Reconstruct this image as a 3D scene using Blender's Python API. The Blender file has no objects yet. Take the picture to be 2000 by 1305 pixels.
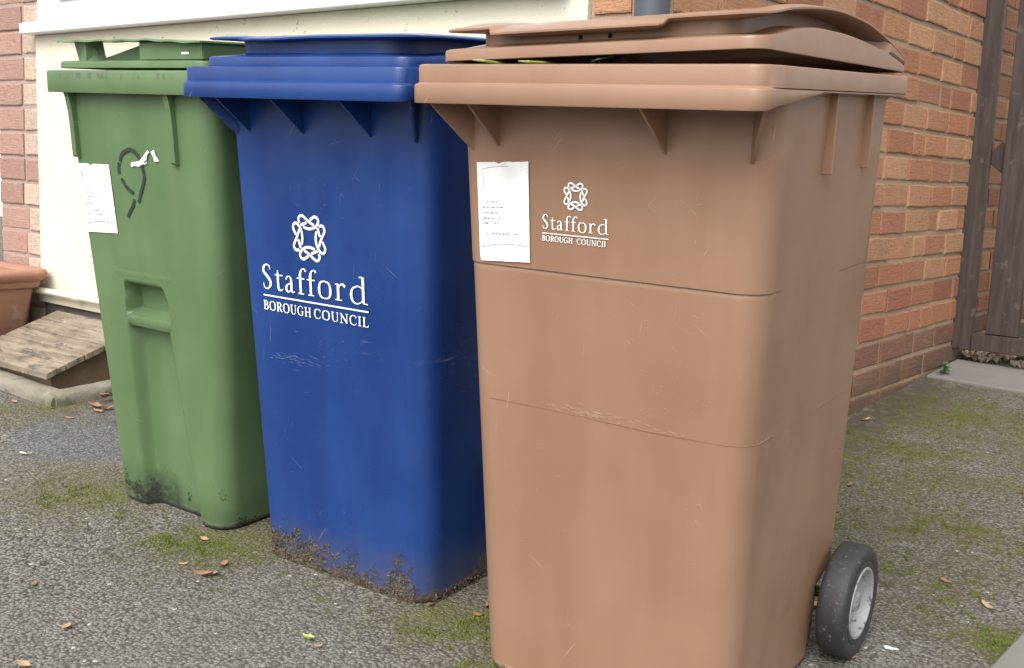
import bpy, bmesh, math, random
import numpy as np
from mathutils import Vector, Matrix, noise
R = math.radians
S = bpy.context.scene
COL = S.collection
rng = random.Random(7)

# ------------------------------------------------------------------ camera, sky, sun, exposure
PITCH, ROLL, CAMH, FPX = 0.2106, 0.0199, 0.9818, 2159.65
# ground frame (z = normal of the sloping drive) -> world frame (z = up, x along the front wall)
M3 = Matrix(((0.7804491, -0.6247991, 0.0229184), (0.6249233, 0.7784377, -0.0593394), (0.0192348, 0.0606336, 0.9979747)))
MG = M3.to_4x4()
GN = M3 @ Vector((0, 0, 1))
def gz(x, y): return -(GN.x * x + GN.y * y) / GN.z
ca, sa, cr, sr = math.cos(PITCH), math.sin(PITCH), math.cos(ROLL), math.sin(ROLL)
fw, up0, rt0 = Vector((0, ca, -sa)), Vector((0, sa, ca)), Vector((1, 0, 0))
rt, up = cr * rt0 + sr * up0, -sr * rt0 + cr * up0
cm = Matrix((rt, up, -fw)).transposed().to_4x4(); cm.translation = Vector((0, 0, CAMH))
cd = bpy.data.cameras.new('camera'); cam = bpy.data.objects.new('camera', cd); COL.objects.link(cam)
cam.matrix_world = MG @ cm
cd.sensor_width = 36; cd.lens = FPX * 36 / 2000; cd.clip_start = .05; cd.clip_end = 500
cd.dof.use_dof = False
S.camera = cam
CW = (MG @ cm).translation
def ray(x, y): return M3 @ (fw * FPX + rt * (x - 1000) + up * (652.5 - y))
def on(p, ax, k):                       # the point of a real wall or ground plane seen at a photo pixel
    v = ray(*p); t = (k - CW[ax]) / v[ax]; return CW + v * t
def grd(p):
    v = ray(*p); return CW - v * (CW.dot(GN) / v.dot(GN))

SUN_EL, SUN_AZ = R(50), R(168)          # azimuth measured from +Y clockwise seen from above
w = bpy.data.worlds.new('World'); S.world = w; w.use_nodes = True
nt = w.node_tree; bg = nt.nodes['Background']
sky = nt.nodes.new('ShaderNodeTexSky'); sky.sky_type = 'NISHITA'; sky.sun_disc = False
sky.sun_elevation = SUN_EL; sky.sun_rotation = SUN_AZ; sky.dust_density = 4; sky.air_density = 1.2
hs = nt.nodes.new('ShaderNodeHueSaturation'); hs.inputs['Saturation'].default_value = .16
nt.links.new(sky.outputs[0], hs.inputs['Color']); nt.links.new(hs.outputs[0], bg.inputs[0])
bg.inputs[1].default_value = .15
sd = bpy.data.lights.new('sun', 'SUN'); sd.energy = .58; sd.angle = R(45); sd.color = (1, .94, .83)
so = bpy.data.objects.new('sun', sd); COL.objects.link(so)
sdir = Vector((math.sin(SUN_AZ) * math.cos(SUN_EL), math.cos(SUN_AZ) * math.cos(SUN_EL), math.sin(SUN_EL)))
so.rotation_euler = sdir.to_track_quat('Z', 'Y').to_euler(); so.location = (0, -3, 6)
S.view_settings.view_transform = 'Standard'; S.view_settings.look = 'None'
S.view_settings.exposure = 1.20; S.view_settings.gamma = 1
S.render.engine = 'CYCLES'
S.cycles.max_bounces = 8

# ------------------------------------------------------------------ material helpers
class Mat:
    def __init__(s, name, rough=.5, spec=.5):
        s.m = bpy.data.materials.new(name); s.m.use_nodes = True
        s.t = s.m.node_tree; s.b = s.t.nodes['Principled BSDF']
        s.b.inputs['Roughness'].default_value = rough
        s.b.inputs['Specular IOR Level'].default_value = spec
        s.co = s.t.nodes.new('ShaderNodeTexCoord').outputs['Object']
    def put(s, sock, v):
        if isinstance(v, bpy.types.NodeSocket): s.t.links.new(v, sock)
        elif isinstance(v, (tuple, list)) and len(v) == 3 and sock.type == 'RGBA': sock.default_value = (*v, 1)
        else: sock.default_value = v
    def mapping(s, scale=(1, 1, 1), rot=(0, 0, 0), loc=(0, 0, 0), src=None):
        n = s.t.nodes.new('ShaderNodeMapping'); s.put(n.inputs[0], src or s.co)
        n.inputs['Scale'].default_value = scale; n.inputs['Rotation'].default_value = rot; n.inputs['Location'].default_value = loc
        return n.outputs[0]
    def noise(s, scale, detail=4, rough=.55, vec=None, dist=0):
        n = s.t.nodes.new('ShaderNodeTexNoise'); s.put(n.inputs['Vector'], vec or s.co)
        n.inputs['Scale'].default_value = scale; n.inputs['Detail'].default_value = detail
        n.inputs['Roughness'].default_value = rough; n.inputs['Distortion'].default_value = dist
        return n.outputs['Fac']
    def voro(s, scale, feature='F1', out='Distance', vec=None, rand=1):
        n = s.t.nodes.new('ShaderNodeTexVoronoi'); n.feature = feature; s.put(n.inputs['Vector'], vec or s.co)
        n.inputs['Scale'].default_value = scale; n.inputs['Randomness'].default_value = rand
        return n.outputs[out]
    def ramp(s, v, lo, hi, a=0.0, b=1.0, smooth=True):
        n = s.t.nodes.new('ShaderNodeMapRange'); n.interpolation_type = 'SMOOTHSTEP' if smooth else 'LINEAR'
        s.put(n.inputs[0], v); n.inputs[1].default_value = lo; n.inputs[2].default_value = hi
        n.inputs[3].default_value = a; n.inputs[4].default_value = b; return n.outputs[0]
    def math(s, op, a, b=0.0, c=0.0):
        n = s.t.nodes.new('ShaderNodeMath'); n.operation = op
        s.put(n.inputs[0], a); s.put(n.inputs[1], b); s.put(n.inputs[2], c); return n.outputs[0]
    def mix(s, f, a, b, mode='MIX'):
        n = s.t.nodes.new('ShaderNodeMix'); n.data_type = 'RGBA'; n.blend_type = mode
        s.put(n.inputs[0], f); s.put(n.inputs[6], a); s.put(n.inputs[7], b); return n.outputs[2]
    def xyz(s, i, src=None):
        n = s.t.nodes.new('ShaderNodeSeparateXYZ'); s.put(n.inputs[0], src or s.co); return n.outputs[i]
    def attr(s, name, out='Color'):
        n = s.t.nodes.new('ShaderNodeAttribute'); n.attribute_name = name; return n.outputs[out]
    def bump(s, h, strength=.3, dist=.002, nrm=None):
        n = s.t.nodes.new('ShaderNodeBump'); s.put(n.inputs['Height'], h)
        n.inputs['Strength'].default_value = strength; n.inputs['Distance'].default_value = dist
        if nrm: s.put(n.inputs['Normal'], nrm)
        return n.outputs[0]
    def done(s, col=None, rough=None, nrm=None):
        if col is not None: s.put(s.b.inputs['Base Color'], col)
        if rough is not None: s.put(s.b.inputs['Roughness'], rough)
        if nrm is not None: s.put(s.b.inputs['Normal'], nrm)
        return s.m

def plastic(name, col, faded, rough=.42, mud=0.0, mudcol=(.06, .05, .035), scuff=.5, rimmarks=False, thr=.45):
    m = Mat(name)
    big = m.noise(3.2, 3)
    st = m.noise(14, 4, vec=m.mapping((1, 1, .12)))
    c = m.mix(m.ramp(m.math('ADD', m.math('MULTIPLY', big, .6), m.math('MULTIPLY', st, .4)), .38, .64), col, faded)
    # fine scratches: thin slanted and level lines with gaps
    sc = None
    for k, (ax, ay, az, thr) in enumerate(((0, .9, .2, .775), (0, -.55, -.2, .775), (0, 1.45, 0, .78), (.2, .22, .5, .785), (1.2, 0, 1.3, .775))):
        n = m.noise(13 + 4 * k, 1.2, .5, m.mapping((.5, .5, 24), (0, 0, 0), (3.1 * k, 1, 2), m.mapping((1, 1, 1), (ax, ay, az))))
        q = m.ramp(n, thr, thr + .02)
        sc = q if sc is None else m.math('MAXIMUM', sc, q)
    gap = m.ramp(m.noise(6, 2, vec=m.mapping(loc=(5, 2, 1))), .5, .6)
    sc = m.math('MULTIPLY', sc, gap)
    specks = m.ramp(m.voro(75), .055, .035)
    pick = m.ramp(m.noise(9, 2, vec=m.mapping(loc=(1, 7, 3))), .55, .6)
    specks = m.math('MULTIPLY', specks, pick)
    scs = m.math('MULTIPLY', m.math('MAXIMUM', sc, specks), scuff)
    c = m.mix(scs, c, (.62, .60, .56))
    # rubbed band half way up, where bins knock together
    zb = m.ramp(m.math('ABSOLUTE', m.math('SUBTRACT', m.math('ADD', m.xyz(2), m.math('MULTIPLY', m.noise(3, 2), .10)), .535)), .0, .06, 1, 0)
    rub = m.math('MULTIPLY', m.math('MULTIPLY', zb, m.ramp(m.noise(5, 2, vec=m.mapping(loc=(8, 3, 1))), .50, .62)), m.ramp(m.noise(38, 6, .78, m.mapping((.5, 1, 2.2), (0, .0, 0))), .52, .72))
    c = m.mix(m.math('MULTIPLY', rub, .22), c, (.50, .47, .43))
    if rimmarks:
        zr = m.ramp(m.math('ABSOLUTE', m.math('SUBTRACT', m.xyz(2), 1.0105)), .004, .009, 1, 0)
        fr = m.ramp(m.xyz(0), .20, .17, 0, 1)
        tk = m.ramp(m.noise(70, 3, .6, m.mapping((1, 0, .25))), .45, .62)
        c = m.mix(m.math('MULTIPLY', m.math('MULTIPLY', zr, fr), m.math('MULTIPLY', tk, .7)), c, (.07, .07, .055))
    h = m.noise(260, 2)
    nrm = m.bump(h, .10, .001)
    rgh = m.ramp(m.noise(7, 5), .3, .7, rough - .07, rough + .10)
    if mud > 0:
        z = m.xyz(2)
        edge = m.math('ADD', z, m.math('MULTIPLY', m.math('SUBTRACT', m.noise(9, 2, vec=m.mapping(loc=(0, 3, 0))), .5), -.30 * mud / .08))
        blot = m.noise(95, 5, .75, dist=.6)
        lvl = m.ramp(edge, -.01, mud, 1, 0, False)
        mk = m.ramp(m.math('ADD', lvl, m.math('MULTIPLY', m.math('SUBTRACT', blot, .5), 2.6)), thr, thr + .14)
        low = m.ramp(z, .004, .02, 1, 0)
        mk = m.math('MAXIMUM', mk, m.math('MULTIPLY', low, m.ramp(blot, .3, .5)))
        film = m.ramp(m.math('ADD', z, m.math('MULTIPLY', m.math('SUBTRACT', m.noise(16, 5, .7), .5), .12)), 0, mud * 1.3, .42, 0)
        c = m.mix(film, c, tuple(v * 1.3 for v in mudcol))
        if name.startswith('green'):
            bx_ = m.ramp(m.math('ABSOLUTE', m.math('ADD', m.xyz(0), .045)), .03, .085, 1, 0)
            bz_ = m.ramp(m.math('ADD', z, m.math('MULTIPLY', m.math('SUBTRACT', m.noise(22, 5, .7), .5), .10)), .03, .11, 1, 0)
            gr_ = m.math('MULTIPLY', m.math('MULTIPLY', bx_, bz_), m.ramp(m.noise(60, 5, .75), .32, .52))
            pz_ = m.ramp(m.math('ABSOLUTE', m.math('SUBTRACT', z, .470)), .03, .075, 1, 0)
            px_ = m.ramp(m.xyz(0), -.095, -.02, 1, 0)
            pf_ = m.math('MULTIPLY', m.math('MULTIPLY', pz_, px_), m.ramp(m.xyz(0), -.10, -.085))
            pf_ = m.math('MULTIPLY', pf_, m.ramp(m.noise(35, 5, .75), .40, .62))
            c = m.mix(m.math('MULTIPLY', gr_, .85), c, (.030, .036, .026))
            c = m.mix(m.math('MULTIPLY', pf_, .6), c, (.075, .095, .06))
        mc = m.mix(m.noise(130, 2), (mudcol[0] * .5, mudcol[1] * .5, mudcol[2] * .5), (mudcol[0] * 2.1, mudcol[1] * 2.0, mudcol[2] * 1.8))
        c = m.mix(mk, c, mc)
        rgh = m.math('MAXIMUM', rgh, m.math('MULTIPLY', mk, .95))
        nrm = m.bump(m.math('MULTIPLY', mk, blot), .9, .012, nrm)
    return m.done(c, rgh, nrm)

def simple(name, col, rough=.6, var=.25, scale=12, bump=.2, spec=.5, bs=80, bd=.002):
    m = Mat(name, rough, spec)
    c = m.mix(m.noise(scale, 5), tuple(x * (1 - var) for x in col), tuple(min(1, x * (1 + var)) for x in col))
    return m.done(c, rough, m.bump(m.noise(bs, 4), bump, bd))

MAT = {}
PL = {'brown': ((.238, .134, .083), (.270, .159, .101), .40), 'blue': ((.005, .030, .145), (.009, .044, .185), .34), 'green': ((.084, .144, .059), (.108, .174, .076), .46)}
for k_, c_ in (('brown', (.40, .285, .215)), ('blue', (.12, .18, .32))): MAT[k_ + '_nick'] = simple(k_ + '_nick', c_, .7, .35, 90, .1)
for k_, (c0, c1, rg) in PL.items():
    md, mc_, sf_ = {'brown': (.02, (.12, .08, .05), .30), 'blue': (.105, (.085, .070, .052), .28), 'green': (.085, (.024, .030, .020), .2)}[k_]
    MAT[k_] = plastic(k_ + '_plastic', c0, c1, rg, md, mc_, sf_, thr={'brown': .7, 'blue': .36, 'green': .40}[k_])
    MAT[k_ + '_rim'] = plastic(k_ + '_rim_plastic', c0, c1, rg, 0, mc_, sf_, rimmarks=(k_ == 'green'))
    MAT[k_ + '_clean'] = plastic(k_ + '_lid_plastic', c0, c1, rg, 0, mc_, sf_)
MAT['white'] = simple('white_print', (.82, .82, .80), .5, .04, 60, .05)
MAT['ink'] = simple('grey_print', (.24, .25, .29), .6, .3, 90, .05)
MAT['paint9'] = simple('dark_paint', (.018, .03, .028), .6, .5, 60, .2)
MAT['rubber'] = None
m = Mat('rubber_tyre', .62)
c = m.mix(m.noise(25, 5), (.016, .017, .018), (.036, .036, .038))
c = m.mix(m.ramp(m.noise(75, 5, .75), .58, .70), c, (.15, .14, .125))
MAT['rubber'] = m.done(c, .62, m.bump(m.noise(110, 3), .3, .002))
m = Mat('grey_hub_plastic', .5)
c = m.mix(m.noise(14, 4), (.21, .21, .215), (.33, .33, .335))
c = m.mix(m.ramp(m.noise(45, 5, .7), .55, .63), c, (.07, .065, .05))
MAT['hub'] = m.done(c, .5, m.bump(m.noise(60, 3), .15, .001))
MAT['metal'] = simple('dark_steel', (.05, .048, .045), .5)
MAT['dark'] = simple('painted_hole_shade', (.006, .006, .006), .9)
m = Mat('sticker_paper', .38)
c = m.mix(m.ramp(m.noise(22, 5, .6), .45, .72), (.80, .80, .79), (.66, .67, .66))
c = m.mix(m.ramp(m.voro(120), .10, .05), c, (.35, .33, .3))
MAT['paper'] = m.done(c, .4)

# brick, uses the colour each brick carries
def brick_mat(name, mortar=False, mcol=(.40, .285, .19)):
    m = Mat(name, .9, .25)
    if mortar:
        c = m.mix(m.noise(30, 6, .7), tuple(x * .62 for x in mcol), tuple(min(1, x * 1.25) for x in mcol))
        return m.done(c, .95, m.bump(m.noise(160, 5, .7), .8, .004))
    a = m.attr('tint')
    c = m.mix(m.ramp(m.noise(45, 5, .65), .3, .75), a, m.mix(.35, a, (.22, .12, .07)), 'MIX')
    wires = m.noise(26, 2, vec=m.mapping((1, 1, 6), (.5, .45, 0)))
    c = m.mix(m.math('MULTIPLY', m.ramp(wires, .54, .70), .12), c, (.55, .38, .26))
    efflo = m.math('MULTIPLY', m.ramp(m.noise(13, 4, .7), .60, .78), .22)
    c = m.mix(efflo, c, (.55, .46, .38))
    # soil splash and algae close to the drive
    z = m.xyz(2)
    g = m.math('ADD', m.math('SUBTRACT', z, m.math('MULTIPLY', m.xyz(1), .062)), m.math('MULTIPLY', m.math('SUBTRACT', m.noise(8, 4), .5), .25))
    c = m.mix(m.ramp(g, .02, .17, .75, 0), c, (.10, .072, .052))
    chip = m.ramp(m.noise(60, 4, .7, m.mapping(loc=(2, 2, 2))), .30, .40, 1, 0)
    c = m.mix(m.math('MULTIPLY', chip, .45), c, (.20, .10, .06))
    h = m.math('ADD', m.math('MULTIPLY', m.noise(150, 5, .75), 1.0), m.math('MULTIPLY', wires, .9))
    h = m.math('SUBTRACT', h, m.math('MULTIPLY', chip, .8))
    return m.done(c, .92, m.bump(h, .8, .004))
MAT['brick'] = brick_mat('wire_cut_brick')
MAT['mortar'] = brick_mat('sandy_mortar', True)
MAT['mortar_pale'] = brick_mat('pinkish_mortar', True, (.40, .29, .25))
m = Mat('cream_render', .85, .3)
c = m.mix(m.noise(5, 5, .6), (.60, .57, .45), (.68, .64, .52))
c = m.mix(m.math('MULTIPLY', m.ramp(m.noise(42, 3, .7), .655, .72), .65), c, (.20, .18, .13))
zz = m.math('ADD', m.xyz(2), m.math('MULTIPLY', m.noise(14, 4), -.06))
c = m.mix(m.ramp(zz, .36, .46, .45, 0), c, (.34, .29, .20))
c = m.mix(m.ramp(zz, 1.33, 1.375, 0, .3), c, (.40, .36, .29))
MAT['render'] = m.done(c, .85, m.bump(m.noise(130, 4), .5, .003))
MAT['upvc'] = simple('white_upvc', (.84, .85, .86), .3, .03, 6, .03)
MAT['glass'] = Mat('pale_blind_glass', .08).done((.70, .73, .76))
MAT['pipe_black'] = simple('dark_grey_pipe', (.065, .075, .095), .4, .2, 8, .05)
MAT['pipe_white'] = simple('off_white_pipe', (.70, .66, .57), .45, .12, 14, .1)
MAT['plinth'] = simple('damp_plinth', (.12, .10, .09), .95, .5, 20, .8, bd=.005)
m = Mat('terracotta', .75, .3)
c = m.mix(m.noise(5, 5, .6), (.29, .145, .095), (.37, .20, .135))
c = m.mix(m.math('MULTIPLY', m.ramp(m.noise(9, 5, .7), .54, .70), .45), c, (.52, .38, .30))
MAT['terra'] = m.done(c, .75, m.bump(m.noise(70, 4), .2, .002))
m = Mat('weathered_board', .8, .3)
g = m.noise(10, 6, .7, m.mapping((.5, 3, 1)))
c = m.mix(m.ramp(g, .35, .65), (.165, .130, .095), (.275, .228, .172))
c = m.mix(m.ramp(m.noise(13, 6, .75, m.mapping((.6, 2, 1), loc=(3, 1, 0))), .50, .66), c, (.085, .072, .06))
c = m.mix(m.ramp(m.noise(24, 5, .75), .62, .70), c, (.38, .33, .25))
MAT['board'] = m.done(c, .82, m.bump(g, .5, .003))
MAT['boxside'] = simple('brown_cement', (.17, .115, .075), .92, .35, 14, .6, bd=.004)
m = Mat('mossy_kerb_stone', .92, .2)
c = m.mix(m.noise(12, 5), (.17, .15, .12), (.30, .27, .22))
c = m.mix(m.ramp(m.noise(7, 4), .45, .60), c, (.12, .135, .075))
MAT['stone'] = m.done(c, .92, m.bump(m.noise(50, 6, .75), .9, .008))
m = Mat('concrete_slab', .85, .3)
c = m.mix(m.noise(5, 6, .6), (.14, .132, .122), (.215, .205, .19))
MAT['slab'] = m.done(c, .85, m.bump(m.noise(120, 5), .5, .003))
m = Mat('dark_stained_timber', .6, .35)
g = m.noise(9, 6, .65, m.mapping((6, 1, .5)))
c = m.mix(m.ramp(g, .3, .7), (.036, .026, .024), (.070, .052, .046))
c = m.mix(m.math('MULTIPLY', m.ramp(m.noise(20, 4), .62, .72), .4), c, (.16, .13, .11))
MAT['timber'] = m.done(c, .6, m.bump(g, .4, .003))
MAT['leaf_brown'] = simple('dry_leaf', (.26, .135, .07), .7, .4, 60, .3)
MAT['leaf_tan'] = simple('pale_dry_leaf', (.38, .25, .145), .7, .35, 60, .3)
MAT['leaf_yellow'] = simple('yellow_green_leaf', (.50, .52, .16), .6, .3, 60, .3)
MAT['leaf_pale'] = simple('cream_leaf', (.60, .58, .42), .6, .2, 60, .3)
MAT['grass'] = simple('grass_clipping', (.24, .28, .06), .6, .3, 40, .2)
MAT['weed'] = simple('weed_green', (.05, .16, .035), .6, .3, 40, .2)
MAT['moss'] = simple('moss_green', (.095, .115, .026), .95, .6, 30, .3, .1)
MAT['crust'] = simple('dried_mud', (.135, .110, .080), .95, .6, 150, .2, .1)
MAT['chip'] = simple('white_chip', (.8, .8, .78), .5, .1)

# driveway
m = Mat('driveway_asphalt', .95, .15)
wv = m.mapping((1, 1, 1))
wob = m.noise(60, 2)
v1 = m.voro(150, vec=wv); vc = m.voro(150, out='Color', vec=wv)
v2 = m.voro(260, vec=m.mapping(loc=(4, 4, 4)))
vr = m.xyz(0, vc)
c = m.mix(vr, (.110, .103, .095), (.250, .236, .220))
c = m.mix(m.ramp(v1, .35, .80), c, (.050, .045, .040))
c = m.mix(m.ramp(m.xyz(1, vc), .9965, .998), c, (.50, .48, .44))
big = m.noise(1.6, 5)
c = m.mix(m.ramp(big, .35, .7, 0, .3), c, (.15, .138, .125))
c = m.mix(m.math('MULTIPLY', m.ramp(m.noise(11, 6, .7), .5, .7), .35), c, (.11, .095, .078))
patch = m.attr('patch', 'Fac')
c = m.mix(m.math('MULTIPLY', patch, .55), c, m.mix(vr, (.055, .060, .072), (.15, .155, .17)))
mo = m.attr('moss', 'Fac')
mk = m.ramp(m.math('ADD', mo, m.math('MULTIPLY', m.math('SUBTRACT', m.noise(34, 5, .72), .5), 1.5)), .45, .80)
wash = m.math('MULTIPLY', m.ramp(m.math('ADD', mo, m.math('MULTIPLY', m.math('SUBTRACT', m.noise(9, 5, .7), .5), .9)), .0, .6), .78)
wash = m.math('MULTIPLY', wash, m.ramp(v1, .10, .55, .42, 1))
c = m.mix(wash, c, m.mix(vr, (.060, .055, .026), (.125, .113, .060)))
mk = m.math('MULTIPLY', mk, m.ramp(m.noise(120, 4, .8), .38, .56))
c = m.mix(m.math('MULTIPLY', mk, .85), c, m.mix(m.noise(48, 3), (.060, .060, .018), (.125, .140, .032)))
dirt = m.attr('dirt', 'Fac')
c = m.mix(m.math('MULTIPLY', dirt, m.ramp(m.noise(22, 4), .3, .6)), c, (.075, .058, .045))
h = m.math('SUBTRACT', 1, m.math('ADD', v1, m.math('MULTIPLY', v2, .35)))
h = m.math('ADD', h, m.math('MULTIPLY', wob, .6))
MAT['asphalt'] = m.done(c, .95, m.bump(h, .70, .005))

# ------------------------------------------------------------------ object helpers
def put(o, label=None, cat=None, group=None, kind=None):
    if label: o['label'] = label
    if cat: o['category'] = cat
    if group: o['group'] = group
    if kind: o['kind'] = kind
    return o
def empty(name, mw, label, cat, group=None):
    o = bpy.data.objects.new(name, None); COL.objects.link(o); o.matrix_world = mw; o.empty_display_size = .1
    return put(o, label, cat, group)
def mesh(name, vs, fs, mat, parent=None, smooth=True, bevel=0, angle=35, mi=None, weld=False):
    me = bpy.data.meshes.new(name); me.from_pydata([tuple(v) for v in vs], [], fs)
    for k in (mat if isinstance(mat, (list, tuple)) else [mat]): me.materials.append(MAT[k])
    if mi is not None: me.polygons.foreach_set('material_index', mi)
    bm = bmesh.new(); bm.from_mesh(me)
    if weld: bmesh.ops.remove_doubles(bm, verts=bm.verts, dist=1e-5)
    bmesh.ops.recalc_face_normals(bm, faces=bm.faces); bm.to_mesh(me); bm.free()
    if smooth:
        me.polygons.foreach_set('use_smooth', [True] * len(me.polygons)); me.set_sharp_from_angle(angle=R(angle))
    me.update()
    o = bpy.data.objects.new(name, me); COL.objects.link(o)
    if parent: o.parent = parent
    if bevel:
        b = o.modifiers.new('bevel', 'BEVEL'); b.width = bevel; b.segments = 2; b.limit_method = 'ANGLE'; b.angle_limit = R(40)
        b.harden_normals = False
    return o
def box(c, s, rot=None):
    vs = [Vector((x * s[0] / 2, y * s[1] / 2, z * s[2] / 2)) for x in (-1, 1) for y in (-1, 1) for z in (-1, 1)]
    if rot is not None: vs = [rot @ v for v in vs]
    vs = [v + Vector(c) for v in vs]
    return vs, [(0, 1, 3, 2), (4, 6, 7, 5), (0, 4, 5, 1), (2, 3, 7, 6), (0, 2, 6, 4), (1, 5, 7, 3)]
def box2(lo, hi): return box([(a + b) / 2 for a, b in zip(lo, hi)], [b - a for a, b in zip(lo, hi)])
def join(*parts):
    V, F = [], []
    for v, f in parts:
        n = len(V); V += list(v); F += [tuple(i + n for i in q) for q in f]
    return V, F
def loft(rings, cap0=False, cap1=False, closed=True):
    n = len(rings[0]); V = [p for r_ in rings for p in r_]; F = []
    for k in range(len(rings) - 1):
        for i in range(n if closed else n - 1):
            j = (i + 1) % n
            F.append((k * n + i, k * n + j, (k + 1) * n + j, (k + 1) * n + i))
    if cap0: F.append(tuple(range(n))[::-1])
    if cap1: F.append(tuple((len(rings) - 1) * n + i for i in range(n)))
    return V, F
def tube(pts, r, n=16, cap=True):
    rings = []
    for i, p in enumerate(pts):
        a, b = Vector(pts[max(0, i - 1)]), Vector(pts[min(len(pts) - 1, i + 1)])
        d = (b - a).normalized(); q = d.to_track_quat('Z', 'Y')
        rr = r[i] if isinstance(r, (list, tuple)) else r
        rings.append([Vector(p) + q @ Vector((rr * math.cos(t), rr * math.sin(t), 0)) for t in [2 * math.pi * k / n for k in range(n)]])
    return loft(rings, cap, cap)
def lerp(a, b, t): return a + (b - a) * t
def ss(a, b, x):
    t = max(0, min(1, (x - a) / (b - a))); return t * t * (3 - 2 * t)
def interp(x, xs, ys):
    n = len(xs)
    if x <= xs[0]: return ys[0]
    if x >= xs[-1]: return ys[-1]
    i = max(k for k in range(n - 1) if xs[k] <= x)
    d = [(ys[k + 1] - ys[k]) / (xs[k + 1] - xs[k]) for k in range(n - 1)]
    m_ = lambda k: d[0] if k == 0 else d[-1] if k == n - 1 else (0 if d[k - 1] * d[k] <= 0 else 2 * d[k - 1] * d[k] / (d[k - 1] + d[k]))
    h = xs[i + 1] - xs[i]; t = (x - xs[i]) / h
    return (2 * t**3 - 3 * t * t + 1) * ys[i] + (t**3 - 2 * t * t + t) * h * m_(i) + (3 * t * t - 2 * t**3) * ys[i + 1] + (t**3 - t * t) * h * m_(i + 1)

def rrect(hw, yf, yb, rf, rb=None, nf=12, ns=12, nc=7, nb=4):
    """points and tags anticlockwise from the front left; front is -y"""
    rb = rf if rb is None else rb; P = []
    for i in range(nf): P.append((lerp(-hw + rf, hw - rf, i / nf), yf, 'f'))
    for i in range(nc): a = -math.pi / 2 + math.pi / 2 * i / nc; P.append((hw - rf + rf * math.cos(a), yf + rf + rf * math.sin(a), 'c'))
    for i in range(ns): P.append((hw, lerp(yf + rf, yb - rb, i / ns), 'r'))
    for i in range(nc): a = math.pi / 2 * i / nc; P.append((hw - rb + rb * math.cos(a), yb - rb + rb * math.sin(a), 'c'))
    for i in range(nb): P.append((lerp(hw - rb, -hw + rb, i / nb), yb, 'b'))
    for i in range(nc): a = math.pi / 2 + math.pi / 2 * i / nc; P.append((-hw + rb + rb * math.cos(a), yb - rb + rb * math.sin(a), 'c'))
    for i in range(ns): P.append((-hw, lerp(yb - rb, yf + rf, i / ns), 'l'))
    for i in range(nc): a = math.pi + math.pi / 2 * i / nc; P.append((-hw + rf + rf * math.cos(a), yf + rf + rf * math.sin(a), 'c'))
    return P

# ------------------------------------------------------------------ ground and setting
def pnoise(x, y, z=0): return noise.noise(Vector((x, y, z)))
MOSS = [((150, 960), .22, .8), ((100, 985), .12, .5), ((440, 1058), .20, .9), ((330, 1062), .10, .9), ((395, 1080), .18, .7), ((900, 1220), .16, .95),
        ((940, 1260), .14, .9), ((860, 1200), .10, .7), ((940, 1170), .12, .8), ((1720, 1020), .28, .8), ((1780, 1010), .22, .7), ((1850, 820), .34, .85), ((1760, 850), .26, .8),
        ((1690, 880), .2, .7), ((1950, 800), .25, .6), ((1990, 1268), .10, 1), ((1840, 1150), .13, .7), ((1900, 1030), .14, .6), ((100, 800), .16, .8), ((20, 810), .14, .7),
        ((1950, 900), .3, .5), ((470, 1040), .1, .8), ((270, 1000), .12, .6), ((620, 1130), .10, .4), ((1700, 930), .2, .6), ((1860, 1250), .15, .4), ((700, 1190), .12, .4), ((960, 1295), .12, .6),
        ((1750, 950), .45, .62), ((1900, 930), .5, .62), ((1800, 1090), .3, .5), ((1900, 1200), .3, .4), ((1950, 1050), .35, .5), ((1700, 1100), .2, .6), ((1720, 860), .3, .9), ((1820, 790), .35, .9), ((1950, 830), .4, .75), ((1660, 900), .2, .8)]
MP = [(grd(p), r_, s_) for p, r_, s_ in MOSS]
def moss_at(x, y):
    v = 0
    for p, r_, s_ in MP:
        d = math.hypot((x - p.x) * .8, y - p.y) / r_
        if d < 1.6: v = max(v, s_ * math.exp(-d * d * 1.1))
    return v * (.72 + .55 * pnoise(x * 6, y * 6))
xs = [-90, -50, -28, -16, -10, -7] + [-5.5 + .05 * i for i in range(141)] + [2.5, 5, 10, 20, 45, 90]
ys = [-60, -25, -10, -4, -2] + [-.5 + .05 * i for i in range(131)] + [7, 9, 13, 20, 40, 90]
V = [(x, y, gz(x, y)) for y in ys for x in xs]; nx = len(xs)
F = [(j * nx + i, j * nx + i + 1, (j + 1) * nx + i + 1, (j + 1) * nx + i) for j in range(len(ys) - 1) for i in range(nx - 1)]
drive = put(mesh('driveway', V, F, 'asphalt', smooth=False), kind='structure')
WX, WY = -1.30, 2.12
pc = grd((165, 845)); pc2 = grd((215, 850))
A = {k: drive.data.attributes.new(k, 'FLOAT', 'POINT') for k in ('moss', 'patch', 'dirt')}
for i, v in enumerate(V):
    x, y = v[0], v[1]
    if -5.6 < x < 1.6 and -.6 < y < 6.1:
        A['moss'].data[i].value = moss_at(x, y)
        d = math.hypot((x - pc.x) * 1.0 + .35 * (y - pc.y), (y - pc.y) * 1.1 - .0) / .235 + .25 * pnoise(x * 6, y * 6, 3)
        A['patch'].data[i].value = 1 - ss(.9, 1.1, d)
        dw = (x - WX) if y > WY else math.hypot(max(0, x - WX), WY - y)
        A['dirt'].data[i].value = max(0, .95 * (1 - ss(.03, .30, dw + .12 * pnoise(x * 7, y * 7, 9)))) if x > WX else .7 * (1 - ss(.25, .5, WY - y))

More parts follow.
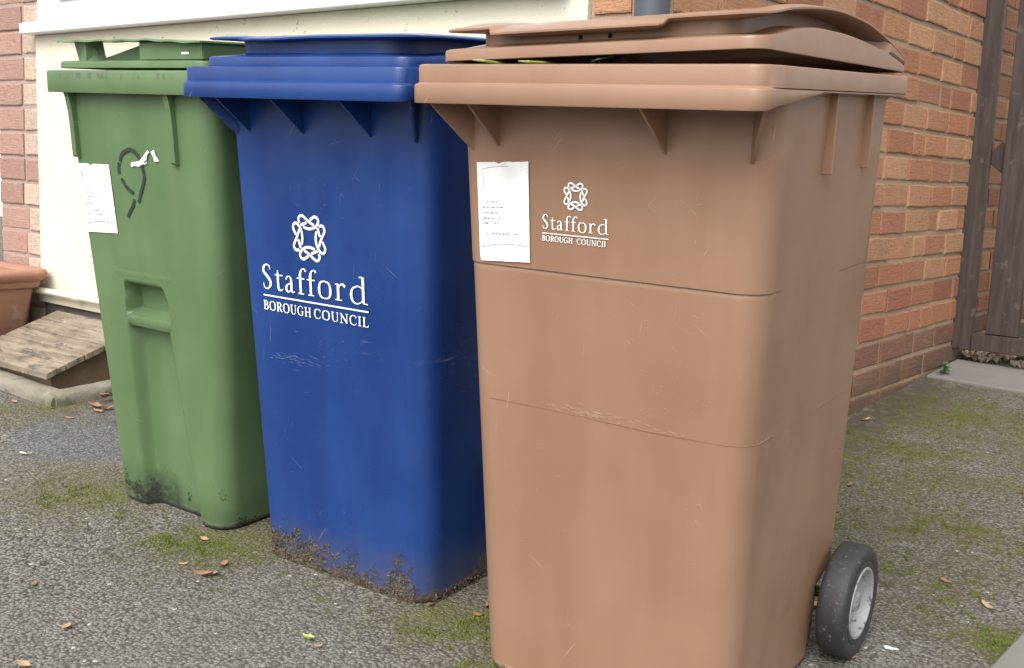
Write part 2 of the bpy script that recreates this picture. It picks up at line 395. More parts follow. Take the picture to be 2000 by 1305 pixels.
# slab, gravel
sl = [grd(p) for p in ((1869, 700), (2000, 717), (2000, 762), (1848, 741))]
xa, xb = WX + .015, sl[1].x + .9
ya, yb_ = sl[3].y - .02, sl[0].y - .05
V = [];
for (x, y) in ((xa, ya), (xb, ya), (xb, yb_), (xa, yb_)): V += [(x, y, gz(x, y) - .03), (x, y, gz(x, y) + .010)]
put(mesh('concrete_slab', V, [(0, 2, 3, 1), (2, 4, 5, 3), (4, 6, 7, 5), (6, 0, 1, 7), (1, 3, 5, 7)], 'slab', bevel=.006),
    'smooth pale grey concrete slab laid across the foot of the dark gate', 'slab')
V, F, tints = [], [], []
pal_g = [(.50, .40, .28), (.38, .29, .20), (.62, .54, .42), (.30, .22, .16), (.45, .30, .20), (.70, .64, .52)]
ico = [(0, 0, 1), (.894, 0, .447), (.276, .851, .447), (-.724, .526, .447), (-.724, -.526, .447), (.276, -.851, .447), (.724, .526, -.447), (-.276, .851, -.447), (-.894, 0, -.447), (-.276, -.851, -.447), (.724, -.526, -.447), (0, 0, -1)]
icf = [(0, 1, 2), (0, 2, 3), (0, 3, 4), (0, 4, 5), (0, 5, 1), (1, 6, 2), (2, 7, 3), (3, 8, 4), (4, 9, 5), (5, 10, 1), (6, 7, 2), (7, 8, 3), (8, 9, 4), (9, 10, 5), (10, 6, 1), (11, 7, 6), (11, 8, 7), (11, 9, 8), (11, 10, 9), (11, 6, 10)]
for k in range(900):
    x = rng.uniform(WX + .02, WX + 1.0); y = rng.uniform(yb_ + .005, yb_ + .42)
    s_ = rng.uniform(.008, .017); n = len(V); q = Matrix.Rotation(rng.uniform(0, 6), 3, Vector((rng.random(), rng.random(), rng.random())).normalized())
    sc = Vector((1, rng.uniform(.6, 1), rng.uniform(.5, .8)))
    for p in ico:
        v = q @ Vector((p[0] * sc.x, p[1] * sc.y, p[2] * sc.z)) * s_ * rng.uniform(.85, 1.1)
        V.append(v + Vector((x, y, gz(x, y) + .014 + rng.uniform(0, .014))))
    F += [tuple(i + n for i in f) for f in icf]; tints += [rng.choice(pal_g)] * 20
def tinted(o, tints):
    at = o.data.attributes.new('tint', 'FLOAT_COLOR', 'FACE')
    for i, t in enumerate(tints): at.data[i].color = (*t, 1)
m = Mat('pebbles', .8); MAT['pebble'] = m.done(m.mix(m.noise(90, 3), m.attr('tint'), m.mix(.4, m.attr('tint'), (.1, .08, .06))), .8)
g = put(mesh('gravel', V, F, 'pebble', smooth=True, angle=60), kind='stuff'); tinted(g, tints)

q0, q1 = grd((1925, 1320)), grd((2012, 1228))
d = (q1 - q0).normalized(); nn = Vector((-d.y, d.x, 0)) * (-1); q0 = q0 - d * .2
V = []
for p in (q0, q0 + d * .6, q0 + d * .6 + nn * .6, q0 + nn * .6): V += [(p.x, p.y, gz(p.x, p.y) - .02), (p.x, p.y, gz(p.x, p.y) + .012)]
put(mesh('paving_slab', V, [(0, 2, 3, 1), (2, 4, 5, 3), (4, 6, 7, 5), (6, 0, 1, 7), (1, 3, 5, 7)], 'slab', bevel=.005),
    'corner of a grey paving slab in the bottom right corner of the picture', 'slab')
# ------------------------------------------------------------------ house
house = empty('house', Matrix.Translation((WX, WY, gz(WX, WY))), 'brick house corner with cream rendered panel, white window and orange brick side wall', 'house')
def hchild(name, V, F, mat, **kw):
    par = kw.pop('parent', house)
    o = mesh(name, V, F, mat, **kw); o.parent = par
    if par is house: o.matrix_parent_inverse = Matrix.Translation((-WX, -WY, -gz(WX, WY)))
    return o
PAL = [(.41, .190, .102), (.44, .218, .115), (.37, .162, .094), (.46, .252, .140), (.39, .182, .110), (.34, .150, .095), (.47, .262, .150), (.42, .202, .110), (.40, .186, .100), (.43, .228, .128)]
PAL_LOW = [(.33, .130, .080), (.35, .145, .088), (.31, .125, .080), (.38, .170, .100), (.34, .140, .092)]
PAL_W = [(.38, .24, .19), (.35, .21, .17), (.40, .26, .21), (.52, .40, .31), (.37, .23, .19), (.44, .31, .24), (.38, .23, .18)]
def bricks(axis, plane, a0, a1, z0, z1, ch, bl, pal, outward, zref, gapm=.010, palf=None, seed=1, vary=.0):
    """courses of separate bricks standing a few millimetres proud of the mortar; axis 'x' or 'y' is the one the wall runs along"""
    r_ = random.Random(seed); V, F, T = [], [], []
    k0 = math.floor((z0 - zref) / ch)
    z = zref + k0 * ch; k = k0
    while z < z1:
        off = (k % 2) * bl / 2 + r_.uniform(-.012, .012); a = a0 - off - bl; 
        bi = k % 2 if pal is PAL_W else 0
        if pal is PAL_W: a = a0 - (.02 if k % 2 else .15) - r_.uniform(0, .02)
        while a < a1:
            bi += 1
            L = bl * (.5 if bi % 2 else 1) + r_.uniform(-.006, .006) if pal is PAL_W else bl * r_.choice([1, 1, 1, 1, .5 if vary else 1]) + r_.uniform(-.006, .006)
            s0, s1 = max(a + gapm / 2, a0), min(a + L - gapm / 2, a1)
            if s1 - s0 > .02:
                zb, zt = z + gapm * r_.uniform(.4, .75), z + ch - gapm * r_.uniform(.4, .75)
                d = r_.uniform(.002, .008); n = len(V); c_ = .004
                # outer face with irregular rounded-off edge
                def P(s_, z_, dd):
                    dd = dd * outward + plane
                    return (dd, s_, z_) if axis == 'y' else (s_, dd, z_)
                j = lambda: r_.uniform(-.0016, .0016)
                ns = 5
                outer = [(lerp(s0, s1, i / ns) , zb) for i in range(ns + 1)] + [(lerp(s1, s0, i / ns), zt) for i in range(ns + 1)]
                o_ = [(s_ + j(), z_ + j()) for s_, z_ in outer]
                cx, cz = (s0 + s1) / 2, (zb + zt) / 2
                inn = [(s_ - math.copysign(c_, s_ - cx) if i in (0, ns, ns + 1, 2 * ns + 1) else s_, z_ - math.copysign(c_, z_ - cz)) for i, (s_, z_) in enumerate(o_)]
                N = len(o_)
                V += [P(s_, z_, -.004) for s_, z_ in o_] + [P(s_, z_, d - .0015) for s_, z_ in o_] + [P(s_, z_, d + j() * .3) for s_, z_ in inn]
                for i in range(N):
                    q = (i + 1) % N
                    F.append((n + i, n + q, n + N + q, n + N + i)); F.append((n + N + i, n + N + q, n + 2 * N + q, n + 2 * N + i))
                F.append(tuple(n + 2 * N + i for i in range(N)))
                pp = palf(z, r_) if palf else r_.choice(pal)
                if pal is PAL_W: pp = (.50, .40, .32) if bi % 2 and r_.random() < .8 else (.36, .225, .185)
                rv_ = r_.uniform(.90, 1.10)
                t = tuple(max(0, x * rv_) for x in pp)
                T += [t] * (2 * N + 1)
            a += L
        z += ch; k += 1
    return V, F, T
def brickwall(name, axis, plane, a0, a1, z0, z1, outward, thick, mortar, **kw):
    V, F, T = bricks(axis, plane, a0, a1, z0, z1, outward=outward, **kw)
    mi = [0] * len(F); n0 = len(V)
    lo, hi = sorted((plane, plane - outward * thick))
    bv, bf = box2((lo, a0, z0) if axis == 'y' else (a0, lo, z0), (hi, a1, z1) if axis == 'y' else (a1, hi, z1))
    V2, F2 = join((V, F), (bv, bf)); mi += [1] * 6
    o = hchild(name, V2, F2, ['brick', mortar], smooth=False, mi=mi)
    T += [(.3, .2, .15)] * 6
    tinted(o, T)
    return o
CH = .0873
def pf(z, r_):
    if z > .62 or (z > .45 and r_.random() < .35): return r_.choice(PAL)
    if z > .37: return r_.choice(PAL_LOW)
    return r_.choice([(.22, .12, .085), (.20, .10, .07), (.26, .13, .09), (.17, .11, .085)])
# a fresh normal calc keeps face order, so tints stay matched
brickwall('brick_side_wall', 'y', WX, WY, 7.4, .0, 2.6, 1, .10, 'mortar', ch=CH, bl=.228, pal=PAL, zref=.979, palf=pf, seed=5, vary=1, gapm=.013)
brickwall('brick_front_strip', 'x', WY, -1.512, WX - .1015, .0, 2.6, -1, .10, 'mortar', ch=CH, bl=.228, pal=PAL, zref=.979, seed=8, gapm=.013)
brickwall('brick_pier', 'x', WY, -4.325, -4.012, .0, 2.6, -1, .10, 'mortar_pale', ch=.0945, bl=.235, pal=PAL_W, zref=.9446, seed=12, vary=1, gapm=.013)
hchild('plinth', *box2((-4.012, WY - .001, -.1), (-1.512, WY + .1, .404)), 'plinth', smooth=False)
# rendered panel, a little proud, with a drip bead at the foot
V, F = join(box2((-4.01, WY - .016, .43), (-1.514, WY + .1, 1.392)), box2((-4.01, WY - .026, .402), (-1.514, WY + .1, .4295)))
hchild('rendered_panel', V, F, 'render', bevel=.003)
hchild('window_sill', *box2((-4.032, WY - .065, 1.3925), (-1.56, WY + .12, 1.432)), 'upvc', bevel=.004)
win = hchild('window', *join(box2((-3.955, WY + .0, 1.4325), (-1.63, WY + .06, 1.505)), box2((-3.955, WY + .0, 1.5055), (-3.875, WY + .06, 2.4)),
    box2((-1.71, WY, 1.5055), (-1.63, WY + .06, 2.4)), box2((-3.19, WY, 1.5055), (-3.12, WY + .06, 2.4)), box2((-3.955, WY, 2.4005), (-1.63, WY + .06, 2.47))), 'upvc', bevel=.004)
sash = join(box2((-3.87, WY - .012, 1.51), (-3.195, WY - .0005, 1.555)), box2((-3.87, WY - .012, 1.5555), (-3.825, WY - .0005, 2.39)), box2((-3.24, WY - .012, 1.5555), (-3.195, WY - .0005, 2.39)))
o = hchild('sash', *sash, 'upvc', bevel=.003, parent=win)
o = hchild('pane', *box2((-3.87, WY + .03, 1.50), (-1.7, WY + .036, 2.41)), 'glass', smooth=False, parent=win)
hchild('reveal_trim', *box2((-4.006, WY - .008, 1.4325), (-3.957, WY + .05, 2.47)), 'upvc', bevel=.003)
# upper wall so the house is whole from the side
hchild('upper_wall', *box2((-4.325, WY + .001, 2.601), (WX - .001, WY + .1, 3.4)), 'mortar', smooth=False)
# black downpipe
dp = on((1265, 12), 1, 2.05)
V, F = tube([(dp.x, 2.066, .28), (dp.x, 2.066, 3.3)], .0385, 28)
hchild('downpipe', V, F, 'pipe_black')
# overflow pipe along the foot of the render
pl, pr = on((108, 571), 1, WY - .045), on((187, 588), 1, WY - .045)
zp = (pl.z + pr.z) / 2
V, F = join(tube([(pl.x - .5, WY - .045, zp - .004), (pr.x, WY - .045, zp), (pr.x + 1.2, WY - .045, zp)], .0125, 16), tube([(pl.x + .14, WY - .045, zp), (pl.x + .17, WY - .045, zp)], .017, 16),
            box2((pl.x + .147, WY - .045, zp - .012), (pl.x + .162, WY - .024, zp + .012)))
hchild('waste_pipe', V, F, 'pipe_white')

# ------------------------------------------------------------------ gate at the end of the side wall
GY = 4.36
def gp(px): return on(px, 1, GY)
g0 = gp((1885, 684))
gate = empty('wooden_gate', Matrix.Translation((WX, GY, gz(WX, GY))), 'dark brown stained timber gate with spaced upright boards against the brick side wall', 'gate')
def gchild(name, V, F, mat='timber', **kw):
    o = mesh(name, V, F, mat, **kw); o.parent = gate; o.matrix_parent_inverse = Matrix.Translation((-WX, -GY, -gz(WX, GY))); return o
b1l, b1r, b2l, b2r = gp((1890, 326)).x, gp((1932, 326)).x, gp((1957, 326)).x, gp((1990, 633)).x
dxs = (b1r - b1l); zb = gp((1880, 686)).z; zr = gp((1907, 652)).z
print('gate', b1l, b1r, b2l, b2r, zb, zr)
gchild('post', *box2((b1l, GY, zb + .006), (b1r, GY + .022, 2.3)), bevel=.003)
wb = (b2r - b2l)
x = b2l
while x < .1:
    gchild('board', *box2((x, GY + .005, zr + .002), (x + wb, GY + .03, 2.2)), bevel=.003)
    x += wb + .042
gchild('bottom_rail', *box2((b1r + .001, GY - .012, zb + .010), (.1, GY + .05, zr)), bevel=.003)
gchild('top_rail', *box2((b1r + .001, GY + .0305, 1.9), (.1, GY + .07, 1.99)), bevel=.003)
p1, p2 = Vector((b1r + .001, GY + .05, gp((1910, 345)).z)), None
rot = Matrix.Rotation(R(-38), 3, 'Y')
gchild('brace', *box((b2l + .20, GY + .051, gp((1935, 320)).z - .14), (.62, .038, .09), Matrix.Rotation(R(38), 3, 'Y')), bevel=.003)
# pale door beyond the gate and pale garage door beyond the pier
def panel_door(name, x0, x1, y, z0, z1, label, cat, n=5):
    t = empty(name, Matrix.Translation(((x0 + x1) / 2, y, z0)), label, cat)
    inv = Matrix.Translation((-(x0 + x1) / 2, -y, -z0))
    dz = (z1 - z0) / n
    V, F = join(*[box2((x0, y, z0 + k * dz + .003), (x1, y + .04, z0 + (k + 1) * dz - .003)) for k in range(n)])
    a = mesh('panel', V, F, 'upvc', t, bevel=.003); a.matrix_parent_inverse = inv
    V, F = join(box2((x0 - .07, y - .02, z0), (x0 - .001, y + .06, z1 + .07)), box2((x1 + .001, y - .02, z0), (x1 + .07, y + .06, z1 + .07)), box2((x0, y - .02, z1 + .001), (x1, y + .06, z1 + .07)))
    a = mesh('frame', V, F, 'upvc', t, bevel=.003); a.matrix_parent_inverse = inv
    return t
panel_door('garage_door', -8.6, -6.2, 4.2, gz(-7.4, 4.2), gz(-7.4, 4.2) + 2.3, 'white panelled garage door glimpsed past the left end of the brick pier', 'garage door', 14)
panel_door('back_door', -1.15, -.25, 6.6, gz(-1, 6.6) + .28, gz(-1, 6.6) + 2.3, 'white door glimpsed through the gap in the gate boards', 'door', 4)

# ------------------------------------------------------------------ planter, slatted cover and edging stones at the left
px0 = -3.93
ptop, pbody = .535, gz(px0 - .2, 1.8)
def rect_ring(x0, x1, y0, y1, z, r_=.012, n=4):
    P = []
    for cx, cy, a0 in ((x1 - r_, y1 - r_, 0), (x0 + r_, y1 - r_, 90), (x0 + r_, y0 + r_, 180), (x1 - r_, y0 + r_, 270)):
        for i in range(n + 1):
            a = R(a0 + 90 * i / n); P.append((cx + r_ * math.cos(a), cy + r_ * math.sin(a), z))
    return P
pl_t = empty('planter', Matrix.Translation((px0 - .2, 1.75, pbody)), 'terracotta rectangular planter with a rolled rim beside the slatted cover', 'planter')
inv = Matrix.Translation((-(px0 - .2), -1.75, -pbody))
X0, X1, Y0, Y1 = px0 - .42, px0, 1.30, 2.055
def rr(e, z): return rect_ring(X0 - e, X1 + e, Y0 - e, Y1 + min(e, .04), z, .02 + max(0, e))
prof = [(-.05, pbody), (-.045, pbody + .01), (-.012, ptop - .075), (.002, ptop - .070), (.008, ptop - .062), (.010, ptop - .048), (.022, ptop - .042), (.032, ptop - .030), (.036, ptop - .018), (.032, ptop - .006), (.02, ptop), (-.01, ptop - .002), (-.03, ptop - .012), (-.034, ptop - .06)]
b_, r__ = loft([rr(e, z) for e, z in prof[:4]], True), loft([rr(e, z) for e, z in prof[3:]])
a = mesh('trough', *b_, 'terra', pl_t, angle=50); a.matrix_parent_inverse = inv
a = mesh('rim', *r__, 'terra', pl_t, angle=50); a.matrix_parent_inverse = inv
sv, sf = [(x, y, ptop - .055) for x, y in ((X0 + .03, Y0 + .03), (X1 - .03, Y0 + .03), (X1 - .03, Y1 - .03), (X0 + .03, Y1 - .03))], [(0, 1, 2, 3)]
a = mesh('soil', sv, sf, 'boxside', pl_t, smooth=False); a.matrix_parent_inverse = inv

cb = on((113, 606), 1, WY - .03); cfp = on((90, 730), 1, 1.745)
cx0, cx1 = cb.x, cfp.x
cov = empty('slatted_cover', Matrix.Translation((cx1, 1.9, gz(cx1, 1.9))), 'weathered beige sloping cover of five boards on a low brown box below the white pipe', 'cover')
inv = Matrix.Translation((-cx1, -1.9, -gz(cx1, 1.9)))
Yf, Yb = 1.745, WY - .03
zf, zbk = cfp.z, cb.z
nb = 5
for k in range(nb):
    t0, t1 = k / nb, (k + 1) / nb
    y0, y1 = lerp(Yf, Yb, t0) + (.0 if k == 0 else .0022), lerp(Yf, Yb, t1) - .0022
    z0, z1 = lerp(zf, zbk, (y0 - Yf) / (Yb - Yf)), lerp(zf, zbk, (y1 - Yf) / (Yb - Yf))
    V = []
    jj = rng.uniform(-.002, .002)
    for x in (cx0 + jj, cx1 + jj):
        V += [(x, y0, z0 - .021), (x, y1, z1 - .021), (x, y1, z1), (x, y0, z0)]
    a = mesh('board', V, [(0, 1, 2, 3), (4, 7, 6, 5), (0, 4, 5, 1), (1, 5, 6, 2), (2, 6, 7, 3), (3, 7, 4, 0)], 'board', cov, bevel=.002)
    a.matrix_parent_inverse = inv
bx1 = cx1 - .035; by0 = Yf + .035
V = []
for x in (cx0 + .02, bx1):
    V += [(x, by0, gz(x, by0) - .02), (x, Yb, gz(x, Yb) - .02), (x, Yb, zbk - .024), (x, by0, lerp(zf, zbk, .035 / (Yb - Yf)) - .024)]
a = mesh('box_side', V, [(0, 1, 2, 3), (4, 7, 6, 5), (0, 4, 5, 1), (1, 5, 6, 2), (2, 6, 7, 3), (3, 7, 4, 0)], 'boxside', cov, smooth=False)
a.matrix_parent_inverse = inv
def stone(p0, p1, wd, h, label):
    p0, p1 = Vector(p0), Vector(p1); d = (p1 - p0); L = d.length; d.normalize(); nrm = Vector((-d.y, d.x, 0))
    rings = []
    n = 22
    for i in range(n + 1):
        t = i / n; c = p0 + d * (L * t); ring = []
        e = .86 + .14 * min(1, min(t, 1 - t) * 14)
        for a, b in ((-.5, -.3), (-.52, .3), (-.47, .68), (-.34, .90), (-.1, 1), (.12, 1.0), (.34, .93), (.47, .74), (.52, .3), (.5, -.3)):
            jx = .06 * pnoise(t * 9 + a * 3, b * 4, p0.x * 5); jz = .07 * pnoise(t * 7, a * 5, b * 4 + p0.y * 9)
            q = c + nrm * wd * (a * e + jx); q.z = gz(q.x, q.y) + h * (b * e + jz) if b > 0 else gz(q.x, q.y) - .03
            ring.append(q)
        rings.append(ring)
    o = mesh('edging_stone', *loft(rings, True, True), 'stone', angle=50)
    return put(o, label, 'edging stone', 'edging stones round the slatted cover')
sc_ = grd((103, 797))
stone((sc_.x - .85, sc_.y + .035, 0), (sc_.x - .012, sc_.y + .035, 0), .075, .040, 'grey edging stone running along the front of the slatted cover')
stone((sc_.x - .03, sc_.y + .015, 0), (sc_.x - .03 + .0, WY - .02, 0), .07, .042, 'mossy edging stone running from the cover corner back towards the wall')

# ------------------------------------------------------------------ bins
def curve_pts(P, n=8):
    """Catmull-Rom through points (x, z, width)"""
    if len(P) < 3:
        return [tuple(lerp(a, b, i / 4) for a, b in zip(P[0], P[1])) for i in range(5)]
    Q = [P[0]] + list(P) + [P[-1]]; out = []
    for i in range(1, len(Q) - 2):
        for k in range(n):
            t = k / n; t2, t3 = t * t, t * t * t
            out.append(tuple(.5 * ((2 * b) + (c - a) * t + (2 * a - 5 * b + 4 * c - d) * t2 + (3 * b - a - 3 * c + d) * t3) for a, b, c, d in zip(Q[i - 1], Q[i], Q[i + 1], Q[i + 2])))
    out.append(tuple(P[-1])); return out
class Decal:
    """flat print lying on a bin front; every stroke sits a hair above the last"""
    def __init__(s, surf): s.V, s.F, s.n, s.surf = [], [], 0, surf
    def vert(s, x, z): s.V.append((x, s.surf(z) - .0007 - s.n * .00001, z)); return len(s.V) - 1
    def ribbon(s, pts):
        L = []
        for i, (x, z, wd) in enumerate(pts):
            a, b = pts[max(0, i - 1)], pts[min(len(pts) - 1, i + 1)]
            dx, dz = b[0] - a[0], b[1] - a[1]; l = math.hypot(dx, dz) or 1
            L.append((s.vert(x - dz / l * wd / 2, z + dx / l * wd / 2), s.vert(x + dz / l * wd / 2, z - dx / l * wd / 2)))
        for i in range(len(L) - 1): s.F.append((L[i][0], L[i][1], L[i + 1][1], L[i + 1][0]))
        s.n += 1
    def poly(s, pts): s.F.append(tuple(s.vert(x, z) for x, z in pts)); s.n += 1
T_, t_ = .115, .045
def serif(x, y, w_=.26): return [(x - w_ / 2, y, t_), (x + w_ / 2, y, t_)]
# glyph strokes: (x 0..1 of the glyph width, y in cap heights, stroke width in cap heights); 'L' straight, 'C' curved
XH = .64
GL = {
 'S': [('C', [(.84, .80, .03), (.80, .93, .05), (.52, .985, .055), (.20, .88, .10), (.16, .70, .115), (.45, .55, .13), (.78, .38, .13), (.86, .20, .11), (.55, .02, .055), (.20, .06, .05), (.10, .24, .03)])],
 't': [('C', [(.40, .82, .03), (.40, .62, .105), (.40, .25, .115), (.46, .06, .10), (.70, .02, .055), (.98, .09, .03)]), ('L', [(.06, .62, .045), (.95, .62, .045)])],
 'a': [('C', [(.14, .50, .09), (.28, .61, .05), (.50, .63, .05), (.66, .52, .10), (.68, .30, .115), (.68, .10, .115), (.80, .02, .06), (1.0, .06, .03)]), ('C', [(.68, .38, .04), (.40, .33, .05), (.16, .21, .10), (.18, .06, .10), (.42, .02, .055), (.66, .14, .035)])],
 'f': [('C', [(.98, .93, .10), (.84, 1.01, .05), (.56, .97, .06), (.40, .78, .115), (.40, .45, .115), (.40, .03, .115)]), ('L', [(.04, .62, .045), (.82, .62, .045)]), ('L', [(.12, .02, .04), (.72, .02, .04)])],
 'o': [('C', [(.50, .655, .045), (.18, .58, .08), (.08, .32, .12), (.18, .06, .08), (.50, -.01, .045), (.82, .06, .08), (.92, .32, .12), (.82, .58, .08), (.50, .655, .045)])],
 'r': [('L', [(.30, .02, .12), (.30, .62, .12)]), ('C', [(.32, .44, .04), (.50, .60, .05), (.72, .64, .08), (.94, .56, .11)]), ('L', [(.02, .02, .04), (.62, .02, .04)]), ('L', [(.04, .61, .04), (.30, .625, .045)])],
 'd': [('L', [(.74, 1.02, .12), (.74, .04, .12)]), ('L', [(.52, 1.0, .04), (.74, 1.02, .045)]), ('L', [(.74, .025, .045), (.98, .02, .04)]), ('C', [(.74, .56, .045), (.46, .66, .045), (.16, .54, .08), (.06, .30, .12), (.16, .06, .09), (.42, -.01, .045), (.72, .12, .045)])],
 'B': [('L', [(.22, .03, .15), (.22, .97, .15)]), ('L', [(.02, .975, .05), (.22, .975, .05)]), ('L', [(.02, .025, .05), (.22, .025, .05)]), ('C', [(.24, .97, .06), (.62, .96, .08), (.76, .76, .14), (.60, .56, .08), (.26, .53, .055)]), ('C', [(.50, .54, .06), (.84, .44, .11), (.86, .18, .14), (.60, .03, .07), (.24, .03, .06)])],
 'O': [('C', [(.50, .99, .06), (.18, .86, .11), (.08, .5, .15), (.18, .14, .11), (.50, .01, .06), (.82, .14, .11), (.92, .5, .15), (.82, .86, .11), (.50, .99, .06)])],
 'R': [('L', [(.22, .03, .15), (.22, .97, .15)]), ('L', [(.02, .975, .05), (.22, .975, .05)]), ('L', [(.04, .025, .05), (.42, .025, .05)]), ('C', [(.24, .97, .06), (.62, .96, .08), (.78, .74, .14), (.60, .52, .08), (.26, .49, .055)]), ('C', [(.48, .50, .07), (.66, .28, .14), (.84, .07, .13), (1.0, .02, .04)])],
 'U': [('C', [(.20, .97, .14), (.20, .60, .15), (.21, .26, .14), (.34, .06, .09), (.56, .01, .06), (.76, .10, .06), (.82, .34, .07), (.82, .97, .07)]), ('L', [(.02, .975, .05), (.38, .975, .05)]), ('L', [(.66, .975, .05), (.98, .975, .05)])],
 'G': [('C', [(.86, .74, .04), (.80, .92, .08), (.52, .99, .06), (.20, .84, .11), (.08, .5, .15), (.20, .14, .11), (.52, .01, .06), (.80, .08, .08), (.82, .22, .13), (.82, .44, .14)]), ('L', [(.60, .44, .05), (1.0, .44, .05)])],
 'H': [('L', [(.20, .03, .14), (.20, .97, .14)]), ('L', [(.80, .03, .14), (.80, .97, .14)]), ('L', [(.20, .5, .06), (.80, .5, .06)])] + [('L', [(a, b, .05), (a + .36, b, .05)]) for a in (.02, .62) for b in (.025, .975)],
 'C': [('C', [(.92, .72, .05), (.86, .90, .09), (.56, .99, .06), (.22, .86, .11), (.10, .5, .15), (.22, .14, .11), (.56, .01, .06), (.84, .08, .06), (.95, .24, .04)])],
 'N': [('L', [(.16, .03, .07), (.16, .95, .07)]), ('L', [(.84, .0, .07), (.84, .97, .07)]), ('L', [(.14, .95, .14), (.84, .05, .14)]), ('L', [(.0, .975, .05), (.20, .975, .05)]), ('L', [(.66, .975, .05), (1.0, .975, .05)]), ('L', [(.0, .025, .05), (.34, .025, .05)])],
 'I': [('L', [(.5, .03, .15), (.5, .97, .15)]), ('L', [(.05, .975, .05), (.95, .975, .05)]), ('L', [(.05, .025, .05), (.95, .025, .05)])],
 'L': [('L', [(.26, .03, .15), (.26, .97, .15)]), ('L', [(.02, .975, .05), (.50, .975, .05)]), ('L', [(.02, .03, .06), (.90, .03, .06)]), ('L', [(.90, .03, .05), (.96, .30, .03)])],
 'l': [('L', [(.26, .03, .15), (.26, .97, .15)]), ('L', [(.02, .975, .05), (.50, .975, .05)])],
}
def glyph(dc, ch, x, z, wd, cap, bold=1.0):
    for kind, P in GL[ch]:
        Q = [(x + a * wd, z + b * cap, c * cap * bold) for a, b, c in P]
        dc.ribbon(curve_pts(Q) if kind == 'C' else curve_pts(Q[:2]))
def lettering(dc, x0, x1, zS, cap, zl, lt, zb, capb, worn=False, bold=1.0):
    W_ = x1 - x0
    for ch, a, b in (('S', 0, 27), ('t', 35, 60), ('a', 64, 92), ('f', 98, 125), ('f', 126, 153), ('o', 157, 193), ('r', 202, 231), ('d', 242, 288)):
        glyph(dc, ch, x0 + W_ * a / 288, zS, W_ * (b - a) / 288, cap, bold)
    dc.ribbon([(x0, zl, lt), ((x0 + x1) / 2, zl, lt), (x1, zl, lt)])
    adv = {'B': .66, 'O': .84, 'R': .76, 'U': .80, 'G': .82, 'H': .84, 'C': .74, 'N': .86, 'I': .34, 'L': .62, 'l': .5}
    for word, a, b in (('BOROUGH', 0, .468), ('COUNCI' + ('l' if worn else 'L'), .532 if worn else .497, .975 if worn else 1.0)):
        tot = sum(adv[c] for c in word) + .13 * (len(word) - 1); u = W_ * (b - a) / tot; x = x0 + W_ * a
        for c in word:
            glyph(dc, c, x, zb, adv[c] * u, capb, 1.2); x += (adv[c] + .13) * u
def knot(dc, cx, cz, dia):
    """ring of four linked pretzel knots: one closed band, alternately over and under"""
    U = [(-.50, .50, 0), (-.40, .545, 1), (-.18, .625, 0), (0, .715, -1), (.18, .83, 0), (.36, .925, 0), (.53, .88, 0), (.58, .72, 0), (.44, .535, 1), (.23, .43, 0), (0, .395, 0),
         (-.23, .43, 0), (-.44, .535, -1), (-.58, .72, 0), (-.53, .88, 0), (-.36, .925, 0), (-.18, .83, 0), (0, .715, 1), (.18, .625, 0), (.40, .545, -1)]
    Q = []
    for k in range(4):
        c_, s_ = math.cos(-math.pi / 2 * k), math.sin(-math.pi / 2 * k)
        Q += [(a * c_ - b * s_, a * s_ + b * c_, h) for a, b, h in U]
    P = []; N0 = len(Q)
    for i in range(N0):
        a, b, c, d = (Q[(i + o) % N0] for o in (-1, 0, 1, 2))
        for m_ in range(8):
            t = m_ / 8; t2, t3 = t * t, t ** 3
            P.append(tuple(.5 * (2 * q + (r_ - p) * t + (2 * p - 5 * q + 4 * r_ - u) * t2 + (3 * q - p - 3 * r_ + u) * t3) for p, q, r_, u in zip(a, b, c, d)))
    A_ = np.array(P); n = len(P); wd, sc, keep = .120, dia / 2, []
    for i in range(n):
        dd = np.hypot(A_[:, 0] - A_[i, 0], A_[:, 1] - A_[i, 1])
        keep.append(not any(min((q - i) % n, (i - q) % n) > 18 and A_[q, 2] > A_[i, 2] + .35 for q in np.nonzero(dd < wd * .5 + .030)[0]))
    st = keep.index(False); seg = []
    for s_ in range(n + 1):
        i = (st + s_) % n
        if keep[i]: seg.append((cx + P[i][0] * sc, cz + P[i][1] * sc, wd * sc))
        else:
            if len(seg) > 1: dc.ribbon(seg)
            seg = []
